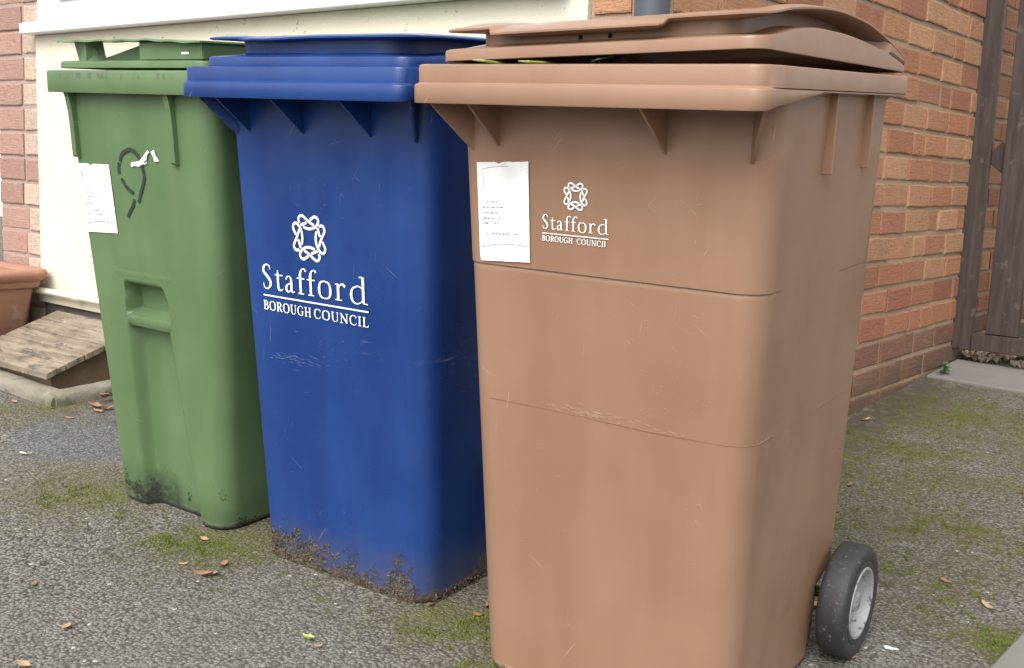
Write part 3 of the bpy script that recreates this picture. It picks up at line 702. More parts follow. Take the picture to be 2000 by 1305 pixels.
def sticker(dc, ink, quad, arcs=True, seed=1):
    """white label with a faded frame, faint rows of worn type and a swoosh"""
    tl, tr, br, bl = quad
    def P(u, v):
        a = [lerp(tl[i], tr[i], u) for i in (0, 1)]; b = [lerp(bl[i], br[i], u) for i in (0, 1)]
        return lerp(a[0], b[0], v), lerp(a[1], b[1], v)
    r_ = random.Random(seed); pts = []
    for i in range(14): u, v = P(i / 14, r_.uniform(0, .006) + (.02 if i == 6 else 0)); pts.append((u, v))
    for i in range(18): pts.append(P(1 - r_.uniform(0, .004), i / 18))
    for i in range(14): pts.append(P(1 - i / 14, 1 - r_.uniform(0, .004)))
    for i in range(18): pts.append(P(r_.uniform(0, .004), 1 - i / 18))
    dc.poly(pts)
    H_ = abs(tl[1] - bl[1])
    ink.n = 3
    def line(pp, wd): ink.ribbon([(*P(u, v), wd) for u, v in pp])
    if arcs:
        line([(.10, .075), (.28, .055), (.45, .048), (.62, .048)], .0009)
        line([(.115, .10), (.12, .18), (.125, .27)], .0009)
    else:
        line([(.22, .06), (.23, .09)], .0016); line([(.56, .05), (.58, .09)], .0016); line([(.26, .05), (.40, .045), (.54, .05)], .0010)
        line([(.10, .10), (.115, .17), (.13, .24)], .004)
    rows = [.40, .455, .51, .565, .615] + [.72] if arcs else [.37, .43, .48, .53, .585, .62, .68, .73]
    for v in rows:
        u = .10; end = r_.uniform(.35, .62) if v != rows[-1] else .78
        while u < end:
            L = r_.uniform(.015, .07)
            if r_.random() < .8:
                hh = r_.uniform(.0016, .0028) * 1.15
                line([(u, v + r_.uniform(-.002, .002)), (u + L / 2, v), (u + L, v + r_.uniform(-.002, .002))], hh)
            u += L + r_.uniform(.008, .03)
    line([(.06, .86 if arcs else .885), (.2, .838 if arcs else .855), (.4, .822 if arcs else .838), (.6, .820 if arcs else .836), (.8, .828 if arcs else .85), (.95, .845 if arcs else .868)], .0012 if arcs else .0018)

def make_bin(kind, base, yaw, dz, label):
    b = dict(H=1.0286, hb=.0569, hs=.0314, W=.572, Df=.353, Db=.270, wt=.506, wb=.436, ft=.2585, fb=.2223, bt=.245, bb=.252, step=.0062)
    if kind == 'green': b.update(H=1.0226, hb=.0484, hs=.036, W=.5776, Df=.3293, wt=.505, wb=.375, ft=.3011, fb=.2541, bt=.245, bb=.250, step=0)
    H, zt = b['H'], b['H'] - b['hb']
    root = empty('wheelie_bin', MG @ Matrix.Translation((base[0], base[1], dz)) @ Matrix.Rotation(yaw, 4, 'Z'), label, 'wheelie bin', 'wheelie bins standing in a row')
    hw = lambda z: lerp(b['wb'], b['wt'], z / zt) / 2 + .012
    fy = lambda z: -lerp(b['fb'], b['ft'], z / zt)
    by = lambda z: lerp(b['bb'], b['bt'], z / zt)
    rad = lambda z: lerp(.050, .040, z / zt)
    # ---- body
    nf, ns, nc, nb_ = 110, 56, 9, 10
    zs = [0, 0, .004, .010] + list(np.linspace(.018, zt - .004, 190)) + [zt + .02, H - .012]
    if kind == 'brown': zs = sorted(zs + [.7188, .7199, .7206, .7217, .7224, .7232, .7240])
    rings = []
    for k, z in enumerate(zs):
        e = (-.03, -.006, -.002, -.0005)[k] if k < 4 else 0
        P = rrect(hw(z) + e, fy(z) - e, by(z) + e, max(.01, rad(z)), .04, nf, ns, nc, nb_)
        ring = []
        for i, (x, y, tg) in enumerate(P):
            q = Vector((x, y, z))
            # wheel wells at the lower back corners
            if y > .10 and abs(x) > .1:
                ya = .149 + .012 * ss(0, .1, z)
                top = .146 + .0 * y
                if y > ya - .03:
                    t = ss(ya - .004, ya + .004, y) * (1 - ss(top - .012 + max(0, (.20 - y)) * -.15, top + .004, z - .022 * ss(.16, .24, y)))
                    q.x -= math.copysign((.020 * t - .0035 * math.exp(-((y - ya + .006) / .005) ** 2) * (1 - ss(.14, .155, z))), q.x)
            if kind in ('brown', 'blue'):
                if tg in 'fc' and y < 0 or tg in 'rl':
                    # crease round the upper body
                    zc = .7225 + .02 * (x / .25) ** 2 * 0 + (0 if tg != 'r' else 0)
                    f = ss(zc - .0022, zc - .0008, z)
                    gr = math.exp(-((z - zc + .0030) / .0012) ** 2)
                    am = .0019 if kind == 'brown' else .0
                    if tg in 'rl': am *= ss(.06, .11, y) + 1 - ss(-.22, -.16, y)
                    n_ = Vector((0, -1, 0)) if tg == 'f' else Vector((math.copysign(1, x), 0, 0)) if tg in 'rl' else Vector((x - math.copysign(hw(z) - rad(z), x), y - fy(z) - rad(z), 0)).normalized()
                    q += n_ * am * (f * (1 - ss(.905, .94, z)) - .55 * gr)
            if kind == 'green' and tg == 'f':
                # moulded grip pocket, bar and flared channel
                d = 0
                l1, r1 = -.089, lerp(.070, .052, ss(.50, .555, z))
                if .478 < z < .556:
                    d = .040 * ss(l1 - .002, l1 + .006, x) * (1 - ss(r1 - .014, r1 + .002, x)) * ss(.478, .483, z) * (1 - ss(.535, .556, z))
                zl = .449
                if z < zl + .004:
                    r2 = lerp(.123, .064, z / .45); l2 = -.092
                    d = max(d, .032 * ss(l2 - .004, l2 + .022, x) * (1 - ss(r2 - .016, r2 + .002, x)) * (1 - ss(zl - .006, zl + .002, z)))
                # bar rounded
                if .449 <= z <= .483 and l1 < x < r1: d = max(d, .0035 * abs((z - .466) / .017) ** 2)
                q.y += d
                if .568 < z < .5745 and -.12 < x < .085: q.y -= .0012
            # slow waves of old blow-moulded plastic
            wv_ = .0011 * pnoise(x * 7 + base[0] * 9, y * 7, z * 5) + .0004 * pnoise(x * 22, y * 22, z * 16)
            if tg == 'f': q.y += wv_
            elif tg in 'rl': q.x += math.copysign(wv_, x)
            ring.append(q)
        rings.append(ring)
    mesh('body', *loft(rings, True), kind, root, angle=50)
    if kind == 'blue':
        cr_ = random.Random(21); V, F = [], []
        k = 0
        while k < 6500:
            side_ = cr_.random() < .25
            u = cr_.uniform(-.215, .20); z = cr_.random() ** 1.5 * .085
            pn = .5 + .5 * pnoise(u * 13, 3 if side_ else 0, z * 13) + .28 * pnoise(u * 45, 1, z * 45)
            if pn < .20 + (z / .085) * .52: continue
            if side_ and z > .022: continue
            c = Vector((hw(z) + .0003, u, z)) if side_ else Vector((u, fy(z) - .0003, z))
            if not side_ and abs(u) > hw(z) - .045: 
                a = (abs(u) - hw(z) + rad(z)) / rad(z); c.y += rad(z) * (1 - math.sqrt(max(0, 1 - a * a)))
            d = Vector((cr_.uniform(-1, 1), cr_.uniform(-.4, .4), cr_.uniform(-1, 1))).normalized() * cr_.uniform(.0010, .0036)
            if side_: d = Vector((d.y, d.x, d.z))
            w_ = Vector((cr_.uniform(-1, 1), cr_.uniform(-1, 1), cr_.uniform(-1, 1))) * .0011
            o_ = Vector((.0022, 0, 0)) if side_ else Vector((0, -.0022, 0))
            n = len(V); V += [c - d, c + d, c + w_ * 1.6 + o_ * cr_.uniform(.5, 1.2), c - w_]; F += [(n, n + 1, n + 2), (n, n + 2, n + 3), (n + 1, n + 3, n + 2), (n, n + 3, n + 1)]; k += 1
        mesh('mud_crust', V, F, 'crust', root, smooth=False)
    surf = lambda z: fy(z) - .0016 - (.0019 if kind == "brown" and .726 < z < .90 else 0)
    if kind == 'brown':     # hairline ridges left by the mould
        for zz_, nm in ((.497, 0),):
            P = [(x, y) for x, y, tg in rrect(hw(zz_), fy(zz_), by(zz_), rad(zz_), .04, 60, 30, 8, 4) if y < .2 and (x > -.2 or tg == 'f')]
            P = [(x, y) for x, y in P if (y < -.10 or nm == 0) and not (x < 0 and y > -.15)]
            V, F = [], []
            for i, (x, y) in enumerate(P):
                j0, j1 = P[max(0, i - 1)], P[min(len(P) - 1, i + 1)]; t_n = Vector((j1[1] - j0[1], -(j1[0] - j0[0]), 0)).normalized()
                g_ = .0021 if nm == 0 else .0037
                zc_ = zz_ + .004 * pnoise(x * 5, y * 5, 2); hh_ = .0006 * (.15 + abs(pnoise(x * 20, y * 20, 7)) * 1.3) * .4
                for dz_, o_ in ((-hh_ * 1.3, -.0015), (0, hh_ * .7), (hh_ * 1.3, -.0015)):
                    V.append(Vector((x, y, zc_ + dz_)) + t_n * (g_ + o_ - .0012))
            F = [(i * 3 + k, i * 3 + 3 + k, i * 3 + 4 + k, i * 3 + 1 + k) for i in range(len(P) - 1) for k in (0, 1)]
            mesh('mould_line', V, F, 'brown_clean', root)
    # ---- rim
    nfR, nsR, ncR = 24, 30, 6
    def zbot(x, y):
        if kind == 'green': return H - lerp(b['hb'], b['hs'], ss(-.31, -.12, y))
        if y > -.31: return H - lerp(b['hb'] - .006, b['hs'], max(0, min(1, (y + .31) / .18)))
        return H - b['hb'] + .006 * ss(-.345, -.31, y)
    def ring(e, z, dr=0):
        P = rrect(b['W'] / 2 + e, -b['Df'] - e, b['Db'] + e, .024 + dr, .02, nfR, nsR, ncR, 4)
        return [Vector((x, y, z(x, y) if callable(z) else z)) for x, y, tg in P]
    st = b['step']
    def off(r1, amt):
        out = []
        for v in r1:
            f = (1 - ss(-.33, -.30, v.y)) if st else 1
            v = v.copy(); v.y += amt * f; v.x -= math.copysign(amt * .6 * f, v.x); out.append(v)
        return out
    body_ring = [Vector((x, y, zt + .012)) for x, y, tg in rrect(hw(zt) - .004, fy(zt) + .004, by(zt) - .004, .036, .036, nfR, nsR, ncR, 4)]
    zst = H - .0287
    R_ = [body_ring, ring(-.008, lambda x, y: zbot(x, y) + .016), ring(-.004, lambda x, y: zbot(x, y) + .0), ring(-.0008, lambda x, y: zbot(x, y) - .0005), ring(0, lambda x, y: zbot(x, y) + .0012)]
    if st: R_ += [ring(0, zst - .0030), ring(-.0009, zst - .0010), ring(-.0028, zst), off(ring(0, zst + .0007), st * .8), off(ring(0, zst + .002), st)]
    R_ += [off(ring(0, H - .0040), st), off(ring(-.0011, H - .0012), st), off(ring(-.0040, H), st), off(ring(-.020, H), st), ring(-.030, H - .001), ring(-.033, H - .006), ring(-.034, H - .030), ring(-.060, H - .040)]
    mesh('rim', *loft(R_), kind + '_rim', root, angle=38)
    # ---- gussets under the front rim
    def plate(x0, x1, prof, name='gusset'):
        V = [(x0, y, z) for y, z in prof] + [(x1, y, z) for y, z in prof]; n = len(prof)
        F = [tuple(range(n)), tuple(range(n, 2 * n))[::-1]] + [(i, (i + 1) % n, (i + 1) % n + n, i + n) for i in range(n)]
        mesh(name, V, F, kind + '_clean', root, smooth=False, bevel=.0008)
    if kind != 'green':
        fx = {'brown': (-.1834, .1041), 'blue': (-.1965, -.0461, .1271)}[kind]
        prof = [(-.345, zt + .006), (-.338, zt - .002), (fy(.92) - .010, .914), (fy(.902) + .006, .901), (fy(zt) + .02, zt + .004)]
        for x in fx: plate(x - .0022, x + .0022, prof)
        for s_ in (-1, 1):
            V = []
            for z, o_ in ((zt + .006, .074), (zt - .003, .070), (.914, .018), (.901, .004)):
                V.append((z, o_))
            V += [(.901, -.012), (zt + .006, -.012)]
            pr = [Vector((s_ * (hw(z) - .030 + o_ * .52), fy(z) + .002 - o_ * .854, z)) for z, o_ in V]
            nn = Vector((s_ * .854, .52, 0)) * .0024; n = len(pr)
            F = [tuple(range(n)), tuple(range(n, 2 * n))[::-1]] + [(i, (i + 1) % n, (i + 1) % n + n, i + n) for i in range(n)]
            mesh('gusset', [p - nn for p in pr] + [p + nn for p in pr], F, kind + '_clean', root, smooth=False, bevel=.0008)
        for s_ in (-1, 1):
            for ya_, zb_ in ((-.0575, .880), (.113, .883)):
                pr = [(hw(zb_) - .01, zb_), (.2765, zb_), (.277, zb_ + .04), (.2775, H - .036), (.2775, H - .02), (hw(H) - .01, H - .02)]
                V = [(s_ * x, ya_ - .0025, z) for x, z in pr] + [(s_ * x, ya_ + .0025, z) for x, z in pr]; n = 6
                F = [tuple(range(n)), tuple(range(n, 2 * n))[::-1]] + [(i, (i + 1) % n, (i + 1) % n + n, i + n) for i in range(n)]
                mesh('side_rib', V, F, kind, root, smooth=False, bevel=.001)
    else:
        for x in (-.217, .1440):
            o_ = .012
            pr = [(-.322, zt + .006), (-.320, zt - .004), (-.317, .962), (fy(.932) - o_ - .001, .932), (fy(.90) - o_, .90), (fy(.833) - o_, .833), (fy(.83) - o_ + .004, .829), (fy(.829) + .006, .829), (fy(zt) + .02, zt + .006)]
            plate(x - .0080, x + .0080, pr)
    # ---- lid
    lw, lf, lb = .262, -.312, .300 if kind != 'brown' else .338
    lh = {'brown': 0, 'blue': 0, 'green': 0}[kind]
    tY = [-.34, -.30, -.21, -.10, -.03, .095, .208, .275, .31] if kind != 'brown' else [-.34, -.30, -.21, -.10, -.03, .095, .208, .30, .336]
    if kind == 'brown': tz = [.0475, .0485, .061, .071, .0735, .068, .051, .030, .014]
    elif kind == 'blue': tz = [.0545, .0555, .058, .0590, .058, .053, .043, .026, .008]
    else: tz = [.052, .054, .057, .058, .056, .050, .040, .024, .008]
    bY = [-.34, -.29, -.185, -.10, -.02, .10, .216, .29, .31] if kind != 'brown' else [-.34, -.29, -.185, -.10, -.02, .10, .216, .30, .336]
    bz = [.0165, .018, .034, .0405, .041, .036, .026, .014, .008]
    if kind == 'blue': bz = [.0190, .0195, .026, .031, .032, .029, .022, .012, .008]
    if kind == 'green': bz = [.0150, .0150, .016, .018, .019, .018, .016, .012, .008]
    nL, sL, cL = 96, 44, 8
    insf = {'brown': .030, 'blue': .030, 'green': .05}[kind]
    inss = {'brown': .052, 'blue': .050, 'green': .05}[kind]
    def lring(e, zf_, rf=.030, ins=0.0, ex=None):
        out = []
        P0 = rrect(lw + e, lf - e, lb + e, rf, .03, nL, sL, cL, 6)
        P1 = rrect(lw - inss, lf + insf, lb - .03, rf + (.03 if kind == 'blue' else .006), .03, nL, sL, cL, 6)
        for (x, y, tg), (x1, y1, _) in zip(P0, P1):
            k = ins * (1 - ss(.185, .228, y))
            X, Y = lerp(x, x1, k), lerp(y, y1, k)
            if ex: Y += ex(X, Y)
            out.append(Vector((X, Y, zf_(x, y))))
        return out
    tt = lambda x, y: interp(y, tY, tz); bb_ = lambda x, y: interp(y, bY, bz)
    mr = lambda x, y: min(bb_(x, y) + .005, max(tt(x, y) - .001, .006))
    if kind == 'brown':     # handle lip dips between two shoulders
        dip = lambda x, y: (.0095 * ss(-.166, -.159, x) * (1 - ss(.117, .126, x))) * (1 - ss(-.30, -.26, y))
        exy = lambda x, y: (-.012 * ss(-.170, -.158, x) * (1 - ss(.112, .126, x)) * (1 - ss(-.31, -.27, y)) + .004)
    elif kind == 'blue':
        dip = lambda x, y: .003 * ss(-.17, -.14, x) * (1 - ss(-.10, .05, x)) * (1 - ss(-.29, -.22, y)); exy = None
    else:
        dip = lambda x, y: 0; exy = None
    LR = [lring(-.006, lambda x, y: .002), lring(-.001, lambda x, y: 0.0), lring(0, lambda x, y: .001), lring(0, lambda x, y: bb_(x, y) - .0035), lring(-.0010, lambda x, y: bb_(x, y) - .0008), lring(-.0040, lambda x, y: bb_(x, y) + .0004),
          lring(0, mr, ins=.94), lring(0, lambda x, y: mr(x, y) + .002, ins=1.0), lring(0, lambda x, y: tt(x, y) - dip(x, y) - .0065, ins=1.0)]
    if kind != 'green':
        LR += [lring(-.006, lambda x, y: max(tt(x, y) - dip(x, y) - .005, bb_(x, y) * .0 + .0), ex=exy), lring(-.002, lambda x, y: tt(x, y) - dip(x, y) - .0038, ex=exy), lring(-.002, lambda x, y: tt(x, y) - dip(x, y) - .0012, ex=exy), lring(-.004, lambda x, y: tt(x, y) - dip(x, y), ex=exy)]
        cx, cy = 0, 0
        for s_, up_ in ((.93, .003), (.88, .0), (.82, -.004), (.6, -.001), (.35, .002), (.1, .003)):
            r1 = []
            for v in LR[12]:
                X, Y = v.x * s_, v.y * s_
                ztop = tt(X, Y) + up_ - dip(X, Y) * (1 - ss(.02, .12, 1 - s_))
                r1.append(Vector((X, Y, ztop)))
            LR.append(r1)
    else:
        for s_, up_ in ((.8, .001), (.6, .002), (.35, .003), (.1, .003)):
            LR.append([Vector((v.x * s_, v.y * s_, tt(v.x * s_, v.y * s_) - .006 + up_)) for v in LR[8]])
    if kind == 'green':     # open front grip: the raised box only starts right of the grip and the deck is lower at its left
        def low(v):
            f = 1 - ss(.035, .05, v.x)
            if f > 0 and v.y < .12 and v.z > .020: v.z = lerp(v.z, .022, f * (1 - ss(-.26, .02, v.y)))
            return v
        LR = [[low(v) for v in r1] for r1 in LR]
    lid_e = bpy.data.objects.new('lid_tmp', None)
    op, rl = {'brown': (1.05, 1.75), 'blue': (-.15, -.25), 'green': (.25, 0)}[kind]
    lm = Matrix.Translation((0, .30, H + (.001 if kind != 'green' else .002))) @ Matrix.Rotation(-R(op), 4, 'X') @ Matrix.Rotation(-R(rl), 4, 'Y') @ Matrix.Translation((0, -.30, 0))
    V, F = loft(LR, False, True)
    o = mesh('lid', V, F, kind + '_clean', root, angle=30); o.matrix_local = lm; lid = o
    if kind == 'brown':
        for x in (-.0295, .0189):
            a = mesh('slot', *box((x + .004, lf + insf - .0001, .028), (.006, .0016, .006)), 'dark', lid, smooth=False)  # solid near-black block; its colour stands for the shade inside a hole
    if kind == 'green':
        # carrying plate across the front on fins
        pts = []
        V = []; F = []
        nx_ = 40
        for i in range(nx_ + 1):
            x = lerp(-.275, .262, i / nx_)
            y0 = -.318 + .02 * (1 - ss(-.275, -.20, x)); y1 = lerp(-.235, -.05, ss(.0, .26, x)) 
            if x < -.2: y1 = lerp(-.29, -.235, (x + .275) / .075)
            z = .058 - .007 * ss(.05, .26, x) + .001 * math.sin(i)
            V += [(x, y0, z - .002), (x, y0 + .001, z + .0018), (x, y1, z + .005), (x, y1, z + .001)]
        for i in range(nx_):
            a = i * 4
            for k in range(4): F.append((a + k, a + (k + 1) % 4, a + 4 + (k + 1) % 4, a + 4 + k))
        F += [(0, 1, 2, 3), (nx_ * 4 + 3, nx_ * 4 + 2, nx_ * 4 + 1, nx_ * 4)]
        mesh('grip_plate', V, F, kind + '_clean', lid, angle=30)
        def fin(x0, y0, x1, y1, z0, z1, xt0=0, xt1=0, th=.003):
            d = Vector((x1 - x0, y1 - y0, 0)); n = Vector((-d.y, d.x, 0)).normalized() * th / 2
            P = [Vector((x0, y0, z0)), Vector((x1, y1, z0)), Vector((x1 + xt1, y1, z1)), Vector((x0 + xt0, y0, z1))]
            V = [p - n for p in P] + [p + n for p in P]
            return V, [(0, 1, 2, 3), (7, 6, 5, 4), (0, 4, 5, 1), (1, 5, 6, 2), (2, 6, 7, 3), (3, 7, 4, 0)]
        mesh('grip_fin', *join(fin(-.205, -.285, -.148, -.305, .014, .057, -.018, 0), fin(-.148, -.3035, -.125, -.270, .014, .057, 0, -.012)), kind + '_clean', lid, smooth=False)
        mesh('grip_fin', *fin(.043, -.302, .043, -.20, .018, .057), kind + '_clean', lid, smooth=False)
        mesh('grip_panel', *join(fin(.0455, -.301, .250, -.301, .018, .053, 0, 0), fin(.2505, -.300, .262, .14, .018, .050)), kind + '_clean', lid, smooth=False)
        mesh('slot', *box((.196, -.3031, .030), (.024, .0012, .0045)), 'paper', lid, smooth=False, bevel=.0005)
        cz_ = lambda x: .0225 + .026 * max(0, min(1, (x + .135) / .13))
        V, F = loft([[Vector((x, -.272, .010)), Vector((x, -.270, cz_(x))), Vector((x, -.12, cz_(x) + .003)), Vector((x, .12, .046))] for x in np.linspace(-.225, .040, 24)], closed=False)
        mesh('raised_crown', V, F, kind + '_clean', lid)
    # ---- hinge handle, axle, wheels
    V, F = tube([(-.20, by(zt), H - .05), (-.20, .325, H - .035), (-.18, .338, H - .03), (.18, .338, H - .03), (.20, .325, H - .035), (.20, by(zt), H - .05)], .013, 14)
    mesh('handle', V, F, kind + '_clean', root)
    wy_, wr = .2139, .1036
    V, F = tube([(-.245, wy_, wr), (.245, wy_, wr)], .010, 14); mesh('axle', V, F, 'metal', root)
    for s_ in (-1, 1):
        wh = bpy.data.objects.new('wheel', None); COL.objects.link(wh); wh.parent = root; wh.location = (s_ * .2715, wy_, wr); wh.empty_display_size = .05
        def lathe(prof, n=56):
            return loft([[Vector((s_ * x, r_ * math.cos(a), r_ * math.sin(a))) for a in [2 * math.pi * i / n for i in range(n)]] for x, r_ in prof])
        tp = [(.014, .0635), (.0275, .066), (.0285, .069), (.0285, .074), (.0270, .0765), (.0285, .079), (.0285, .092), (.0272, .0985), (.0235, .1022), (.012, .1036), (-.010, .1036), (-.0180, .1025), (-.0215, .098), (-.0235, .088), (-.0235, .070), (-.018, .062)]
        mesh('tyre', *lathe(tp), 'rubber', wh, angle=50)
        hp = [(.0265, .0665), (.0295, .0650), (.0295, .0610), (.0265, .0590), (.010, .0560), (.004, .050), (.002, .040), (.0035, .024), (.008, .0200), (.020, .0180), (.0225, .0155), (.0225, .0001)]
        mesh('hub', *lathe(hp), 'hub', wh, angle=50)
        mesh('hub_back', *lathe([(-.024, .064), (-.020, .050), (-.022, .020), (-.030, .018), (-.030, .0001)]), 'hub', wh, angle=50)
    # ---- prints
    if kind in ('brown', 'blue'):
        dc = Decal(lambda z: surf(z) + .0004); q_ = random.Random(5 if kind == 'brown' else 6)
        clusters = {'brown': [(-.005, .505, .09, .008, 70, .02), (.12, .56, .07, .05, 12, .5), (.18, .40, .025, .08, 14, .9), (-.15, .30, .05, .15, 10, 1), (0, .66, .2, .05, 12, 1), (.15, .80, .06, .06, 8, 1)],
                    'blue': [(-.10, .455, .065, .010, 60, .03), (-.03, .50, .10, .04, 22, .4), (-.13, .30, .03, .15, 10, 1.2), (.05, .62, .10, .05, 14, .6), (0, .80, .16, .05, 16, 1), (.02, .20, .15, .10, 12, 1)]}[kind]
        for cx_, cz2, sx_, sz_, n_, sl_ in clusters:
            for k in range(n_):
                x, z = q_.gauss(cx_, sx_ * .6), q_.gauss(cz2, sz_ * .6)
                if abs(x) > hw(z) - .06 or z < .1 or z > .9: continue
                L = q_.uniform(.002, .012) * (1.6 if sl_ < .1 else 1); a = q_.gauss(0, sl_ * .8) - .04
                pts = []
                for i in range(5):
                    t = i / 4 - .5
                    pts.append((x + L * t * math.cos(a), z + L * t * math.sin(a) + q_.uniform(-1, 1) * L * .05, q_.uniform(.00025, .0008) * (1 - abs(2 * t) ** 2 * .8)))
                dc.n = 3 + (k % 9)
                dc.ribbon(pts)
        mesh('scratches', dc.V, dc.F, kind + '_nick', root, smooth=False)['kind'] = 'stuff'
    if kind != 'green':
        if kind == 'blue':
            dc = Decal(surf); knot(dc, -.0415, .7075, .092)
            mesh('knot_emblem', dc.V, dc.F, 'white', root, smooth=False)
            dc = Decal(surf); lettering(dc, -.1805, .1086, .593, .0510, .5795, .0032, .5495, .0190, False, 1.05)
            mesh('lettering', dc.V, dc.F, 'white', root, smooth=False)
        else:
            dc = Decal(surf); knot(dc, -.0412, .8395, .0425)
            mesh('knot_emblem', dc.V, dc.F, 'white', root, smooth=False)
            dc = Decal(surf); lettering(dc, -.1001, .0173, .7868, .0222, .7802, .0014, .7682, .0086, True, 1.0)
            mesh('lettering', dc.V, dc.F, 'white', root, smooth=False)
            dc, ik = Decal(surf), Decal(surf)
            sticker(dc, ik, ((-.2242, .8819), (-.1259, .8874), (-.1227, .7311), (-.2188, .7256)), True, 3)
            s1 = mesh('sticker', dc.V, dc.F, 'paper', root, smooth=False); put(s1, 'worn white address sticker with faded print')
            mesh('print', ik.V, ik.F, 'ink', s1, smooth=False)
    else:
        dc, ik = Decal(surf), Decal(surf)
        sticker(dc, ik, ((-.2244, .8152), (-.1017, .8179), (-.0924, .6626), (-.2163, .6565)), False, 9)
        s1 = mesh('sticker', dc.V, dc.F, 'paper', root, smooth=False); put(s1, 'worn white address sticker with faded print')
        mesh('print', ik.V, ik.F, 'ink', s1, smooth=False)
        dc = Decal(surf); r_ = random.Random(4)
        loops = [[(-.059, .8266), (-.0507, .8415), (-.0343, .8505), (-.0182, .8542), (-.0017, .8498), (.0118, .8383), (.0184, .8264), (.0217, .8143), (.0249, .8023)],
                 [(.0256, .8010), (.023, .7899), (.0157, .7751), (.0066, .7601), (-.0035, .7387)],
                 [(-.0620, .8244), (-.066, .8118), (-.066, .7993)], [(-.0595, .7895), (-.048, .7753), (-.0356, .7656), (-.0194, .7584)],
                 [(-.0185, .7459), (-.0254, .7308), (-.038, .7173), (-.0489, .7038)]]
        for lp in loops:
            c_ = curve_pts([(x, z, .0100) for x, z in lp], 10); seg = []
            for i, (x, z, wd) in enumerate(c_):
                seg.append((x, z, wd * (.85 + .35 * pnoise(i * .31, lp[0][0] * 50)) * (.35 if i in (0, len(c_) - 1) else 1)))
            dc.ribbon(seg)
        mesh('house_number', dc.V, dc.F, 'paint9', root, smooth=False)
        dc = Decal(lambda z: surf(z) - .0005)
        dc.poly([(-.0185, .8194), (-.0155, .8270), (.0122, .8301), (.0272, .8400), (.0463, .8560), (.0524, .8522), (.0429, .8437), (.0397, .8335), (.0269, .8268), (.0105, .8188), (-.0064, .8200), (-.0139, .8165)])
        dc.poly([(.0574, .8524), (.0698, .8580), (.0745, .8452), (.0853, .8337), (.0677, .8319), (.0657, .8408)])
        dc.ribbon([(.020, .826, .002), (.032, .8255, .0025), (.041, .829, .002)])
        mesh('paint_smear', dc.V, dc.F, 'white', root, smooth=False)
    return root

brown = make_bin('brown', (.2708, 1.8432), -.6043, 0, 'brown wheelie bin nearest the camera with its lid slightly ajar and white council print')
blue = make_bin('blue', (-.2188, 2.3163), -.6150, 0, 'dark blue wheelie bin standing between the green bin and the brown bin')
green = make_bin('green', (-.6535, 2.6763), -.6370, 0, 'faded green wheelie bin with a painted number 9 nearest the rendered wall end')

# green clippings poking out under the brown lid
def strand(name, pts, r_, mat, label, cat, group):
    mwb = brown.matrix_world.copy()
    V, F = tube([mwb @ Vector(p) for p in pts], r_, 6)
    return put(mesh(name, V, F, mat), label, cat, group)
GR = 'garden clippings sticking out from under the brown lid'
strand('grass_stem', [(-.155, -.26, 1.027), (-.150, -.30, 1.030), (-.158, -.334, 1.0335), (-.172, -.342, 1.0345)], [.003, .003, .002, .001], 'grass', 'short yellow-green stem on the brown rim, leftmost of the clippings', 'grass', GR)
strand('grass_stem', [(-.075, -.25, 1.027), (-.070, -.30, 1.031), (-.078, -.335, 1.032), (-.090, -.344, 1.0325)], [.003, .003, .002, .001], 'grass', 'curled yellow-green stem on the brown rim, middle one of the clippings', 'grass', GR)
strand('grass_stem', [(-.02, -.26, 1.030), (.005, -.30, 1.034), (.02, -.31, 1.036), (.034, -.29, 1.041)], [.0012, .0012, .001, .001], 'weed', 'thin dark green stalk under the raised lid, rightmost of the clippings', 'grass', GR)

# ------------------------------------------------------------------ leaves, chips, weed, moss
def leaf(px, size, ang, mat, label, curl=.5, slim=.45, lift=0):
    p = grd(px); n = 7; V = []; r_ = random.Random(int(px[0] * 7 + px[1]))
    ph = r_.uniform(0, 6)
    for i in range(n + 1):
        t = i / n; wd = slim * math.sin(math.pi * min(.99, t * .92 + .04)) ** .9 * (1 + .30 * math.sin(7 * t + ph) + .15 * r_.uniform(-1, 1))
        for s_ in (-1, -.5, 0, .5, 1):
            x = (t - .5) + .03 * math.sin(9 * t + ph) * s_; y = s_ * wd / 2
            z = curl * ((t - .5 + .1 * math.sin(ph)) ** 2 * 1.2 + abs(s_) * wd * .45 + .05 * math.sin(6 * t + ph * 2) * s_)
            V.append(Vector((x, y, z)) * size)
    F = [(i * 5 + k, (i + 1) * 5 + k, (i + 1) * 5 + k + 1, i * 5 + k + 1) for i in range(n) for k in range(4)]
    q = Matrix.Rotation(R(ang), 3, 'Z'); tilt = Matrix.Rotation(r_.uniform(-.2, .2), 3, 'X')
    V = [q @ tilt @ v for v in V]; mn = min(v.z for v in V)
    V = [v + Vector((0, 0, -mn + .003 + lift)) for v in V]
    me_o = mesh('fallen_leaf', V, F, mat, angle=80)
    md = me_o.modifiers.new('thickness', 'SOLIDIFY'); md.thickness = .0006
    me_o.location = p
    return put(me_o, label, 'leaf', 'fallen leaves scattered on the driveway')
leaf((398, 1126), .046, 25, 'leaf_brown', 'larger curled brown leaf lying in front of the blue bin, left of its base', .6, .4)
leaf((417, 1124), .026, 60, 'leaf_tan', 'small tan leaf touching the right end of the curled brown leaf', .5)
leaf((437, 1108), .026, 100, 'leaf_brown', 'small upright brown leaf closest to the lower left corner of the blue bin', .8, .6)
leaf((400, 1055), .024, 10, 'leaf_tan', 'pinkish leaf on the moss below the corner of the green bin', .4)
leaf((358, 1104), .018, 40, 'leaf_tan', 'tiny tan leaf left of the curled brown leaf before the blue bin', .4)
leaf((50, 889), .040, 20, 'leaf_pale', 'pale cream leaf lying alone on the asphalt near the left edge', .4, .35)
